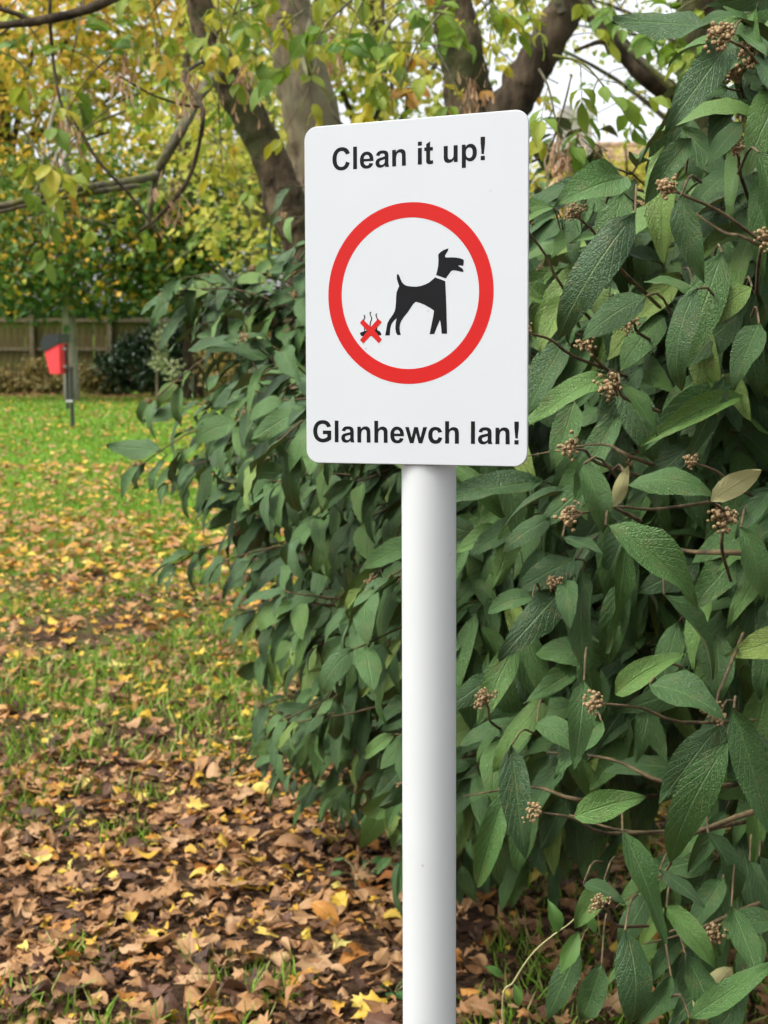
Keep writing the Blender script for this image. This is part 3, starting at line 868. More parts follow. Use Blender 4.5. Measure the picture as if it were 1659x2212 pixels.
def build_shrub():
    root = thing('viburnum_shrub', (BC[0], BC[1], 0.0), 'large evergreen shrub with dark wrinkled drooping leaves behind the sign', 'shrub')
    g = np.random.default_rng(5)
    twigs = Geo()
    B, D, Nn, L = [], [], [], []
    bud_at = []

    def add_leaf(p, d, n, l):
        B.append(p); D.append(d); Nn.append(n); L.append(l)

    def twig(P, o, length, leaves=3, bud=0.3, big=1.0):
        """A twig ending at P pointing along o, with opposite leaf pairs hanging off it."""
        o = norm(o)
        side = norm(np.cross(o, [0, 0, 1.0]) + g.normal(0, 0.1, 3))
        st = P - o * length + np.array([0, 0, -0.05 * length]) + g.normal(0, 0.02, 3)
        pts = spline([st, (st + P) / 2 + np.array([0, 0, 0.06 * length]) + g.normal(0, 0.012, 3), P], 6)
        twigs.tube(pts, [0.0026, 0.0018], 4, cap=False)
        for k in range(leaves):
            t = 1 - (k * g.uniform(0.05, 0.075) + 0.005) / length
            if t < 0.1:
                break
            q = pts[0] + (pts[-1] - pts[0]) * t
            a = k * math.pi / 2 + g.uniform(-0.4, 0.4)
            up2 = np.cross(side, o)
            for sgn in (-1, 1):
                lat = side * math.cos(a) * sgn + up2 * math.sin(a) * sgn * 0.6
                spread = g.uniform(0.55, 1.1)
                d = norm(o * (0.75 - 0.12 * k) + lat * spread + np.array([0, 0, -1.0]) * g.uniform(0.25, 1.05))
                n = norm(np.array([0, 0, 1.0]) * g.uniform(0.3, 0.9) + o * g.uniform(0.4, 1.0) + np.array([0, -0.45, 0]) + g.normal(0, 0.25, 3))
                l = big * g.uniform(0.085, 0.16) * (0.78 if k == 0 else 1.0)
                pet = norm(d + np.array([0, 0, 0.5])) * 0.018
                twigs.tube(np.array([q, q + pet * 0.6, q + pet]), 0.0016, 3, cap=False)
                add_leaf(q + pet, d, n, l)
        if g.random() < bud:
            bud_at.append((P + o * 0.012, o))

    # twig tips all round the shell, densest on the side that faces the lawn and the sign
    n_tip = 2300
    k = 0
    while k < n_tip:
        u_ = g.random()
        th = g.uniform(150, 275) if u_ < 0.55 else g.uniform(212, 262) if u_ < 0.9 else g.uniform(285, 510)
        z = g.uniform(0.12, 2.15)
        low = np.interp(th % 360, [0, 150, 190, 205, 216, 228, 300], [0.3, 0.3, 0.24, 0.36, 0.6, 0.84, 0.9])
        if z < low + 0.12 * g.normal():
            continue
        thi = th if th <= 300 else 300
        R = shrub_R(z, thi)
        if R < 0.55 or (z > 1.38 and th < 226 and g.random() < 0.45):
            continue
        z = z + 0.05 * math.sin(th * 0.31) * (z > 1.2)
        depth = g.random() ** 1.25
        clump = math.sin(th * 0.52 + 2 * math.sin(z * 4)) * math.sin(z * 13 + th * 0.17)
        if depth < 0.45 and clump < -0.12:
            continue
        r = R * (1 + 0.05 * g.normal()) + 0.05 * clump - 0.62 * depth
        a = math.radians(th)
        rad = np.array([math.cos(a), math.sin(a), 0])
        P = np.array([BC[0], BC[1], z]) + rad * r
        if P[1] < 1.62 and abs(P[0]) < 0.45:
            continue
        slope = (shrub_R(z + 0.1, thi) - shrub_R(z - 0.1, thi)) / 0.2
        o = norm(rad + np.array([0, 0, np.clip(-slope * 0.6, -0.4, 0.9) - 0.1]) + g.normal(0, 0.3, 3))
        twig(P, o, g.uniform(0.2, 0.36), g.integers(2, 5), 0.22 if depth < 0.3 else 0.05)
        k += 1

    # sprays that reach out past the outline, as seen against the lawn and the trees (px, py, distance)
    for px, py, Y, nl in ((372, 640, 3.75, 3), (455, 615, 3.8, 3), (545, 665, 3.8, 3), (600, 700, 3.7, 3), (640, 640, 3.8, 2), (520, 740, 3.8, 3), (400, 625, 3.7, 3), (480, 640, 3.75, 3), (580, 640, 3.75, 3), (610, 660, 3.7, 3), (440, 700, 3.75, 3), (560, 760, 3.7, 3), (640, 720, 3.65, 3), (480, 780, 3.75, 3), (485, 980, 3.75, 3), (630, 470, 3.9, 1), (600, 560, 3.8, 2), (560, 590, 3.75, 2), (640, 540, 3.7, 2), (650, 590, 3.6, 3), (520, 600, 3.75, 2), (655, 640, 3.6, 3), (585, 615, 3.7, 2), (515, 830, 3.8, 3), (500, 1090, 3.85, 3), (545, 1165, 3.9, 3), (550, 1250, 3.9, 3), (585, 1345, 3.95, 3), (570, 1430, 4.0, 3), (580, 1520, 4.0, 4), (590, 1600, 4.05, 4), (560, 1640, 4.1, 4), (640, 1680, 4.15, 4), (700, 1700, 4.2, 4), (790, 1740, 4.2, 4), (620, 1590, 4.0, 4), (690, 1610, 4.0, 4)):
        P = at(px, py, Y)
        twig(P, np.array([-0.9, -0.25, 0.12 if py < 760 else -0.08]) + g.normal(0, 0.25, 3), 0.3, nl, 0.5)

    for px, py, Y in ((1560, 70, 1.85), (1630, 20, 1.85), (1650, 130, 1.8), (1600, 190, 1.85), (1655, 250, 1.8), (1600, 110, 1.95), (1660, 60, 1.9), (1360, 370, 2.1), (1250, 400, 2.2), (1300, 390, 2.2)):
        twig(at(px, py, Y), np.array([-0.55, -0.5, 0.25]) + g.normal(0, 0.25, 3), 0.25, 3, 0.25)

    # larger leaves of the near side, each at its own place: base, tip, distance, share of width
    near = [((1308, 1135), (1533, 1283), 1.60), ((1435, 1285), (1582, 1455), 1.72), ((1470, 425), (1512, 605), 1.62), ((1505, 625), (1425, 850), 1.64),
            ((1372, 462), (1176, 728), 1.72), ((1395, 640), (1250, 720), 1.75), ((1560, 545), (1470, 800), 1.7), ((1258, 1005), (1320, 1150), 1.66), ((1355, 1050), (1560, 1025), 1.66),
            ((1340, 830), (1425, 930), 1.66), ((1310, 815), (1146, 892), 1.72), ((1240, 870), (1195, 1010), 1.8), ((1330, 1500), (1455, 1405), 1.75),
            ((1402, 1480), (1560, 1520), 1.7), ((1262, 1470), (1245, 1650), 1.85), ((1585, 1530), (1665, 1800), 1.62), ((1550, 1570), (1425, 1730), 1.72),
            ((1575, 1600), (1415, 1870), 1.66), ((1240, 1765), (1383, 1715), 1.75), ((1345, 1795), (1445, 2025), 1.7), ((1350, 2010), (1395, 2240), 1.66),
            ((1440, 1960), (1555, 2085), 1.72), ((1425, 1880), (1520, 1950), 1.8), ((1530, 1800), (1622, 1965), 1.78), ((1680, 1990), (1530, 2005), 1.72),
            ((1490, 2200), (1670, 2080), 1.66), ((1095, 1700), (1012, 1965), 2.1), ((1105, 1610), (1130, 1845), 2.05), ((1150, 1290), (1045, 1310), 2.0),
            ((1580, 90), (1452, 255), 1.75), ((1350, 385), (1218, 420), 1.85), ((1492, 300), (1392, 425), 1.8), ((1600, 265), (1530, 345), 1.75),
            ((1640, 330), (1690, 520), 1.65), ((1625, 620), (1505, 700), 1.68), ((1640, 700), (1580, 830), 1.66), ((1600, 1140), (1665, 1290), 1.6), ((1665, 1060), (1580, 1165), 1.62),
            ((1500, 640), (1400, 590), 1.8), ((1215, 1160), (1300, 1190), 1.8), ((1190, 1120), (1080, 1180), 2.1), ((1300, 1560), (1200, 1660), 1.95), ((1160, 1560), (1270, 1620), 1.95),
            ((1640, 1850), (1700, 1960), 1.7), ((1250, 2050), (1180, 2200), 1.95), ((1300, 2080), (1250, 2230), 1.85), ((1260, 1910), (1350, 1940), 1.85), ((1230, 640), (1165, 745), 2.1), ((1480, 2060), (1560, 2230), 1.7), ((1580, 1960), (1640, 2110), 1.72), ((1450, 2110), (1375, 2230), 1.75), ((1600, 2110), (1560, 2250), 1.8), ((1645, 2020), (1590, 2130), 1.85), ((1305, 1900), (1240, 2010), 1.9), ((1560, 1900), (1490, 2010), 1.85), ((1620, 1860), (1685, 1990), 1.8), ((1520, 2130), (1450, 2210), 1.9), ((1400, 1930), (1330, 2060), 1.95)]
    for (bx, by), (tx, ty), Y in near:
        a = at(bx, by, Y)
        b = at(tx, ty, Y - g.uniform(-0.01, 0.07))
        n = norm(np.array([0.05, -0.75, 0.65]) + g.normal(0, 0.2, 3))
        add_leaf(a, norm(b - a), n, float(np.linalg.norm(b - a)) * 1.06)
        inward = norm(np.array([0.45, 1.6, g.uniform(-0.3, 0.1)]) + g.normal(0, 0.3, 3))
        m = a + inward * 0.04 + np.array([0, 0, 0.015])
        twigs.tube(spline([a, m, a + inward * 0.09], 6), [0.0013, 0.0017], 5, cap=False)
    for (bx, by), (tx, ty), Y in (((392, 602), (316, 706), 3.7), ((416, 600), (407, 698), 3.72), ((425, 596), (500, 612), 3.75), ((632, 402), (560, 522), 3.6), ((640, 660), (600, 690), 3.7), ((570, 700), (500, 765), 3.7), ((530, 680), (540, 760), 3.7),
                                  ((480, 905), (420, 905), 3.7), ((630, 960), (590, 1000), 3.6), ((640, 760), (590, 800), 3.6)):
        a, b = at(bx, by, Y), at(tx, ty, Y - 0.03)
        add_leaf(a, norm(b - a), norm(np.array([-0.2, -0.8, 0.5]) + g.normal(0, 0.2, 3)), float(np.linalg.norm(b - a)) * 1.05)
        twigs.tube(spline([a, a + np.array([0.05, 0.03, 0.0]), a + np.array([0.17, 0.1, g.uniform(-0.1, 0.0)])], 6), [0.0014, 0.0022], 4, cap=False)
    # leaves turned to show the pale felted underside
    for (bx, by), (tx, ty), Y in (((1325, 1095), (1366, 985), 1.66), ((1535, 1082), (1680, 985), 1.64), ((1500, 2190), (1600, 2060), 1.8)):
        a, b = at(bx, by, Y), at(tx, ty, Y - 0.03)
        l = float(np.linalg.norm(b - a)) * 1.05
        tv, tf, tu = VIB_T[int(g.integers(0, len(VIB_T)))]
        o = link('leaf', mesh_np('leaf_blade', tv, tf, M_VIB_PALE, tu, np.zeros(len(tv))), root)
        m4 = np.eye(4)
        m4[:3, :3] = frames(norm((b - a)[None]), norm(np.array([[0.3, 0.8, 0.15]])))[0] * np.array([l * 0.7, l * 0.82, l * 0.82])[None]
        m4[:3, 3] = a - np.array(root.location)
        o.matrix_local = Matrix(m4.tolist())
        o['label'] = 'shrub leaf turned over to show its pale cream underside'
        twigs.tube(spline([a, a + np.array([0.05, 0.12, -0.03])], 4), [0.0017, 0.003], 4, cap=False)
    # bare flowering twigs on the near side: (from, to, distance)
    for (ax_, ay), (bx, by), Y in (((1652, 525), (1455, 412), 1.66), ((1215, 620), (1140, 500), 1.95), ((1470, 1560), (1300, 1520), 1.72), ((1310, 1800), (1165, 1755), 1.74), ((1320, 560), (1250, 470), 1.85),
                                 ((1600, 1060), (1500, 1000), 1.9), ((1420, 1100), (1250, 1110), 1.8), ((1240, 770), (1143, 720), 1.9), ((1650, 150), (1570, 85), 1.72), ((1330, 2000), (1300, 1960), 1.72),
                                 ((1560, 1480), (1545, 1530), 1.7), ((1290, 1000), (1240, 970), 1.75), ((1350, 860), (1322, 838), 1.7), ((1640, 560), (1655, 520), 1.62), ((1620, 2010), (1560, 2025), 1.75), ((1600, 380), (1590, 325), 1.75),
                                 ((1285, 775), (1272, 745), 1.85), ((1380, 720), (1360, 700), 1.95), ((1560, 1190), (1562, 1130), 1.72), ((1060, 1560), (1050, 1520), 2.2)):
        a, b = at(ax_, ay, Y + 0.05), at(bx, by, Y)
        twigs.tube(spline([a + norm(a - b) * 0.1 + np.array([0.03, 0.08, 0]), a, (a + b) / 2 + np.array([0, 0, 0.006]), b], 10), [0.0024, 0.0015], 6, cap=False)
        bud_at.append((b, norm(b - a)))
    # broad hanging leaves over the near face of the shrub
    done = 0
    while done < 360:
        px, py = g.uniform(1000, 1700), g.uniform(60, 2050)
        if (py > 1760 and px < 1440) or py < np.interp(px, [1000, 1150, 1300, 1420, 1500, 1560], [450, 380, 365, 270, 140, 70]) or (py > 1900 and g.random() < 0.6):
            continue
        hit = None
        for Y in np.arange(1.45, 4.5, 0.05):
            P = at(px, py, Y)
            th = math.degrees(math.atan2(P[1] - BC[1], P[0] - BC[0])) % 360
            if math.hypot(P[0] - BC[0], P[1] - BC[1]) < shrub_R(P[2], th) + 0.02:
                hit = Y
                break
        if hit is None:
            if py > 480 or px > 1480:
                continue
            hit = g.uniform(2.0, 2.5)
        P = at(px, py, max(1.6, hit - g.uniform(-0.08, 0.14)))
        an = math.radians(g.normal(-112, 42))
        d = norm(np.array([math.cos(an), -g.uniform(0.05, 0.5), math.sin(an)]))
        add_leaf(P, d, norm(np.array([g.normal(-0.1, 0.35), -0.8, g.uniform(0.4, 1.2)])), g.uniform(0.095, 0.165))
        if math.sin(px * 0.021 + 2 * math.sin(py * 0.008)) * math.sin(py * 0.019 + px * 0.006) < -0.3:
            B.pop(); D.pop(); Nn.pop(); L.pop()
            done += 1
            continue
        inward = norm(np.array([0.4, 1.5, g.uniform(-0.2, 0.3)]) + g.normal(0, 0.3, 3))
        twigs.tube(spline([P, P + inward * 0.03 + np.array([0, 0, 0.003]), P + inward * 0.06], 5), [0.0009, 0.0011], 4, cap=False)
        done += 1
    B_, D_, N_, L_ = map(np.array, (B, D, Nn, L))
    n = len(B_)
    pick = g.integers(0, len(VIB_T), n)
    wid = np.where(L_ > 0.15, g.uniform(0.52, 0.72, n), np.where(L_ > 0.12, g.uniform(0.62, 0.95, n), g.uniform(0.75, 1.15, n)))
    tint = g.random(n) ** 1.3
    rank = visible_rank(B_, D_, N_, L_, L_ * 0.4 * wid, plate_quads())
    order = np.argsort(-rank)
    top = order[:300]
    rest = np.setdiff1d(np.arange(n), top)
    Rm = frames(D_, N_)
    scale = np.stack([L_ * wid, L_, L_], 1)
    v, f, lu, ti = scatter(VIB_T, pick[rest], Rm[rest], scale[rest], B_[rest], tint[rest])
    tag(child('foliage', mesh_np('foliage', v, f, M_VIB, lu, ti), root), kind='stuff')
    temps = [mesh_np('leaf_blade', tv, tf, M_VIB, tu, np.zeros(len(tv))) for tv, tf, tu in VIB_T]
    for i in top:
        o = link('leaf', temps[pick[i]], root)
        R = Rm[i] * scale[i][None, :]
        m4 = np.eye(4)
        m4[:3, :3] = R
        m4[:3, 3] = B_[i] - np.array(root.location)
        o.matrix_local = Matrix(m4.tolist())
    tag(child('twigs', twigs.mesh('twigs', M_TWIG), root), kind='stuff')
    # main stems from the root stock
    for s in range(16):
        th = math.radians(g.uniform(150, 400) if s > 4 else g.uniform(205, 260))
        z1 = g.uniform(0.6, 1.7)
        r1 = shrub_R(z1, min(math.degrees(th), 300)) - 0.6
        p0 = np.array([BC[0] + 0.35 * math.cos(th) * g.random(), BC[1] + 0.35 * math.sin(th) * g.random(), -0.03])
        p3 = np.array([BC[0] + r1 * math.cos(th), BC[1] + r1 * math.sin(th), z1])
        p1 = p0 + (p3 - p0) * 0.33 + np.array([0, 0, 0.28 * z1])
        p2 = p0 + (p3 - p0) * 0.68 + np.array([0, 0, 0.16 * z1])
        gm = Geo()
        gm.tube(spline([p0, p1, p2, p3], 16), [0.018, 0.010, 0.004], 7, 0.08, s)
        for q in range(4):
            st = spline([p0, p1, p2, p3], 16)[6 + 2 * q]
            e = st + (p3 - st) * 0.6 + g.normal(0, 0.22, 3)
            gm.tube(spline([st, (st + e) / 2 + g.normal(0, 0.04, 3), e], 7), [0.005, 0.0025], 5, 0.05, q)
        child('stem', gm.mesh('stem', M_TWIG), root)
    # low woody branches seen under the near leaves
    for pts, Y, w in ((((1659, 1745), (1500, 1795), (1350, 1795), (1230, 1760)), 1.95, 0.0055), (((1640, 1200), (1480, 1190), (1330, 1140)), 1.9, 0.006), (((1500, 1800), (1440, 1880), (1330, 1960)), 1.95, 0.004), (((1659, 1945), (1500, 2010), (1390, 2040)), 2.0, 0.005),
                     (((1659, 540), (1560, 500), (1460, 430)), 1.8, 0.004), (((1400, 1000), (1300, 960), (1140, 985)), 2.0, 0.004), (((1500, 1700), (1320, 1640), (1180, 1625)), 2.0, 0.005), (((1300, 1730), (1150, 1700), (1000, 1720)), 2.2, 0.005)):
        w *= 0.62
        p = [at(x, y, Y + 0.02 * k) for k, (x, y) in enumerate(pts)]
        gm = Geo()
        e = p[0] + np.array([0.35, 0.5, -0.12])
        gm.tube(spline([e] + p, 16), [w * 1.5, w * 0.9, w * 0.3], 7, 0.08, int(Y * 100))
        child('branch', gm.mesh('branch', M_TWIG), root)
    # dried flower-bud clusters
    ico = bmesh.new()
    bmesh.ops.create_icosphere(ico, subdivisions=1, radius=1.0)
    iv = np.array([q.co[:] for q in ico.verts])
    if_ = np.array([[q.index for q in fc.verts] for fc in ico.faces])
    ico.free()
    buds = []
    for s in range(5):
        gg = np.random.default_rng(40 + s)
        gm = Geo()
        for q in range(8):
            d = norm(np.array([gg.normal(0, 0.6), gg.normal(0, 0.6), 1.0]))
            e = d * gg.uniform(0.011, 0.019)
            gm.tube(np.array([[0, 0, -0.004], e * 0.55, e]), [0.0016, 0.0009], 4, cap=False)
            for w in range(7):
                c = e + gg.normal(0, 0.0036, 3)
                gm.add(iv * gg.uniform(0.0016, 0.0029) * np.array([1, 1, 1.15]) + c, (), if_)
        buds.append(gm.mesh('flower_bud', M_BUD))
    bp = np.array([q[0] for q in bud_at])
    xx, yy, zz = to_px(bp)
    keep = [k for k in range(len(bp)) if zz[k] > 0 and -40 < xx[k] < 1700 and -40 < yy[k] < 2260]
    for k in keep:
        p, o = bud_at[k]
        ob = link('flower_bud', buds[k % 5], root)
        q = Vector(o.tolist()).to_track_quat('Z', 'Y')
        ob.matrix_local = Matrix.Translation(Vector((p - np.array(root.location)).tolist())) @ q.to_matrix().to_4x4() @ Matrix.Scale(random.uniform(0.75, 1.15), 4)


build_shrub()


# ------------------------------------------------------------------ fallen leaves and grass
MAPLE_HALF = [(0.01, 0.0), (0.05, 0.06), (0.32, 0.04), (0.22, 0.2), (0.52, 0.34), (0.34, 0.42), (0.40, 0.66), (0.18, 0.62), (0.12, 0.8), (0.01, 1.0)]
OAK_HALF = [(0.01, 0.0), (0.08, 0.1), (0.2, 0.22), (0.12, 0.32), (0.28, 0.45), (0.17, 0.56), (0.3, 0.7), (0.18, 0.84), (0.01, 0.98)]
OVAL_HALF = [(0.01, 0.0), (0.1, 0.08), (0.2, 0.22), (0.26, 0.4), (0.25, 0.58), (0.18, 0.76), (0.08, 0.91), (0.01, 1.0)]
FALL_T = []
for k in range(4):
    FALL_T.append(outline_leaf(MAPLE_HALF, 0.3 + 0.25 * k, 200 + k, 0.5))
for k in range(3):
    FALL_T.append(outline_leaf(OAK_HALF, 0.4 + 0.4 * k, 220 + k, 0.9))
for k in range(5):
    FALL_T.append(outline_leaf(OVAL_HALF, 0.2 + 0.35 * k, 240 + k, 0.6 + 0.5 * k))
SMALL_T = [(v[::1], f, u) for v, f, u in (leaf_grid(2, 2, lambda t: np.sin(np.pi * np.clip(t, 0, 1) ** 0.9), 0.75, 0.9, 0.5, 0.1, 0.3, s) for s in range(4))]


def litter_points(g):
    out = []
    for y0, y1, dens in ((2.4, 5.0, 1150), (5.0, 7.0, 520), (7.0, 9.0, 420), (9.0, 12.0, 230), (12.0, 17.0, 95), (17.0, 26.0, 24), (26.0, 34.6, 16), (34.6, 36.7, 120)):
        xm0 = -0.30 * y1 - 0.8
        xm1 = 0.28 * y1 + 1.0
        n = int((xm1 - xm0) * (y1 - y0) * dens)
        x = g.uniform(xm0, xm1, n)
        y = g.uniform(y0, y1, n)
        patch = np.sin(x * 1.9 + 1.3 * np.sin(y * 0.8)) * np.sin(y * 1.3 + 0.7 * np.sin(x * 1.1))
        keep = g.random(n) < np.clip(0.85 + 0.35 * patch, 0.4, 1)
        out.append(np.column_stack([x, y])[keep])
    return np.concatenate(out)


def build_litter():
    g = np.random.default_rng(9)
    P = litter_points(g)
    n = len(P)
    near = P[:, 1] < 9.0
    z = ground_z(P[:, 0], P[:, 1]) + np.where(near, g.uniform(0.006, 0.045, n), g.uniform(0.02, 0.06, n))
    T = np.column_stack([P, z])
    a = g.uniform(0, 2 * math.pi, n)
    d = np.column_stack([np.cos(a), np.sin(a), g.normal(0, 0.2, n)])
    up = norm(np.column_stack([g.normal(0, 0.27, n), g.normal(0, 0.27, n), np.ones(n)]))
    flip = g.random(n) < 0.35
    up[flip] *= -1
    L = np.where(near, g.gamma(5, 0.0092, n), g.uniform(0.055, 0.11, n))
    L = np.clip(L, 0.028, 0.1)
    # colour: browner under the trees, more yellow and orange out on the lawn
    yellow = np.interp(P[:, 1], [3, 6, 10, 20], [0.13, 0.24, 0.42, 0.5])
    t = np.where(g.random(n) < yellow, g.uniform(0.70, 1.0, n), g.uniform(0.0, 0.70, n) ** 0.9)
    t = np.where((P[:, 1] > 9) & (t < 0.35), t + 0.3, t)
    t = np.where(P[:, 1] > 34.5, g.uniform(0.15, 0.6, n), t)
    pick = g.integers(0, len(FALL_T), n)
    Rm = frames(d, up)
    scale = np.stack([L * g.uniform(0.85, 1.15, n), L, L * g.uniform(0.3, 1.0, n)], 1)
    base = T - norm(d) * (L * 0.5)[:, None]
    # the largest ones in view become things of their own
    cand = np.where(P[:, 1] < 6.5)[0]
    rank = visible_rank(base[cand], d[cand], up[cand], L[cand], L[cand] * 0.7, plate_quads())
    # leaves of the shrub hide the right-hand ones
    px, py, _ = to_px(T[cand])
    hid = (px > 560) & (py < 1760)
    rank = rank * (~hid)
    top = cand[np.argsort(-rank)[:300]]
    rest = np.setdiff1d(np.arange(n), top)
    rn, rf = rest[near[rest]], rest[~near[rest]]
    v1, f1, u1, t1 = scatter(FALL_T, pick[rn], Rm[rn], scale[rn], base[rn], t[rn])
    v2, f2, u2, t2 = scatter(SMALL_T, pick[rf] % 4, Rm[rf], scale[rf], base[rf], t[rf])
    me = mesh_np('leaf_litter', np.vstack([v1, v2]), [np.vstack([f1, f2 + len(v1)])], M_LITTER, np.vstack([u1, u2]), np.concatenate([t1, t2]))
    tag(link('leaf_litter', me), 'carpet of fallen autumn leaves spread over the lawn', 'leaf litter', kind='stuff')
    temps = {}
    for i in top:
        ti = t[i]
        cl = 'dark brown' if ti < 0.26 else 'tan brown' if ti < 0.70 else 'orange' if ti < 0.80 else 'yellow'
        key = (cl, pick[i])
        if key not in temps:
            tv, tf, tu = FALL_T[pick[i]]
            temps[key] = mesh_np('fallen_leaf', tv, tf, M_FALL[cl], tu, np.zeros(len(tv)))
        o = link('fallen_leaf', temps[key])
        m4 = np.eye(4)
        m4[:3, :3] = Rm[i] * scale[i][None, :]
        m4[:3, 3] = base[i]
        o.matrix_world = Matrix(m4.tolist())
        shape = 'lobed' if pick[i] < 4 else 'wavy-edged' if pick[i] < 7 else 'oval'
        where = 'beside the lower end of the post' if P[i, 0] > -0.12 and P[i, 1] < 4.6 else 'at the bottom of the picture' if P[i, 1] < 3.7 else 'on the litter left of the shrub foot'
        tag(o, shape + ' ' + cl + ' fallen leaf lying ' + where, 'leaf', shape + ' ' + cl + ' leaves ' + where)



build_litter()


def build_grass():
    g = np.random.default_rng(21)
    bl = []
    for s in range(4):
        bl.append(leaf_grid(2, 1, lambda t: 1 - 0.85 * t, 0.09, bend=g.uniform(0.4, 1.6), fold=0.0, wave=0.0, twist=g.uniform(-0.4, 0.4), seed=s))
    pts, hs, ws = [], [], []
    for y0, y1, dens, h, w, cover in ((2.5, 5.0, 2200, 0.07, 1.0, 0.2), (5.0, 9.0, 1500, 0.075, 1.4, 0.58), (9.0, 14.0, 900, 0.07, 2.4, 0.95), (14.0, 22.0, 480, 0.06, 4.0, 1.0), (22.0, 35.0, 240, 0.06, 6.5, 1.0)):
        x0, x1 = -0.29 * y1 - 0.4, 0.28 * y1 + 0.6
        n = int((x1 - x0) * (y1 - y0) * dens)
        x, y = g.uniform(x0, x1, n), g.uniform(y0, y1, n)
        patch = 0.5 + 0.5 * np.sin(x * 2.3 + 2 * np.sin(y * 1.1)) * np.sin(y * 2.0 + 1.4 * np.sin(x * 1.7)) + 0.25 * np.sin(x * 9 + y * 7) * np.sin(y * 8 - x * 3)
        right = np.clip((x - 0.05) * 2.0, 0, 0.5) * (y < 6)
        k = patch + right > 1 - cover
        pts.append(np.column_stack([x, y])[k])
        hs.append(h * g.uniform(0.5, 1.35, k.sum()))
        ws.append(np.full(k.sum(), w))
    P, h, w = np.concatenate(pts), np.concatenate(hs), np.concatenate(ws)
    n = len(P)
    T = np.column_stack([P, ground_z(P[:, 0], P[:, 1]) - 0.004])
    lean = g.normal(0, 0.45, (n, 2))
    d = norm(np.column_stack([lean, np.ones(n)]))
    up = norm(np.column_stack([g.normal(0, 1, (n, 2)), np.full(n, 0.2)]))
    t = np.clip(g.beta(2.2, 2.2, n) * 0.92, 0, 1)
    t = np.where(g.random(n) < np.where(P[:, 1] < 7, 0.14, 0.05), 0.97, t)
    v, f, u, ti = scatter(bl, g.integers(0, 4, n), frames(d, up), np.column_stack([h * w, h, h]), T, t)
    tag(link('grass', mesh_np('grass', v, f, M_GRASS, u, ti)), 'green lawn grass growing between the fallen leaves', 'grass', kind='stuff')


build_grass()

# ------------------------------------------------------------------ trees
LEAFLET_T = [leaf_grid(5, 4, lambda t: np.sin(np.pi * np.clip(t, 0, 1) ** 0.8) ** 0.9 * (1 + 0.10 * np.sin(t * 24)), 0.5, bend=b, fold=fo, wave=0.06, twist=tw, seed=k)
             for k, (b, fo, tw) in enumerate(((0.4, 0.2, 0.2), (1.0, 0.4, -0.3), (0.7, 0.1, 0.5), (1.3, 0.5, 0.0), (0.2, 0.35, -0.5)))]
CARD_T = [leaf_grid(1, 2, lambda t: np.ones_like(t), 0.8, 0.5, 0.5, 0, 0, s) for s in range(2)] + [leaf_grid(2, 2, lambda t: np.sin(np.pi * np.clip(t, 0.02, 0.98)), 0.95, 0.8, 0.5, 0.05, 0.2, s) for s in range(3)]


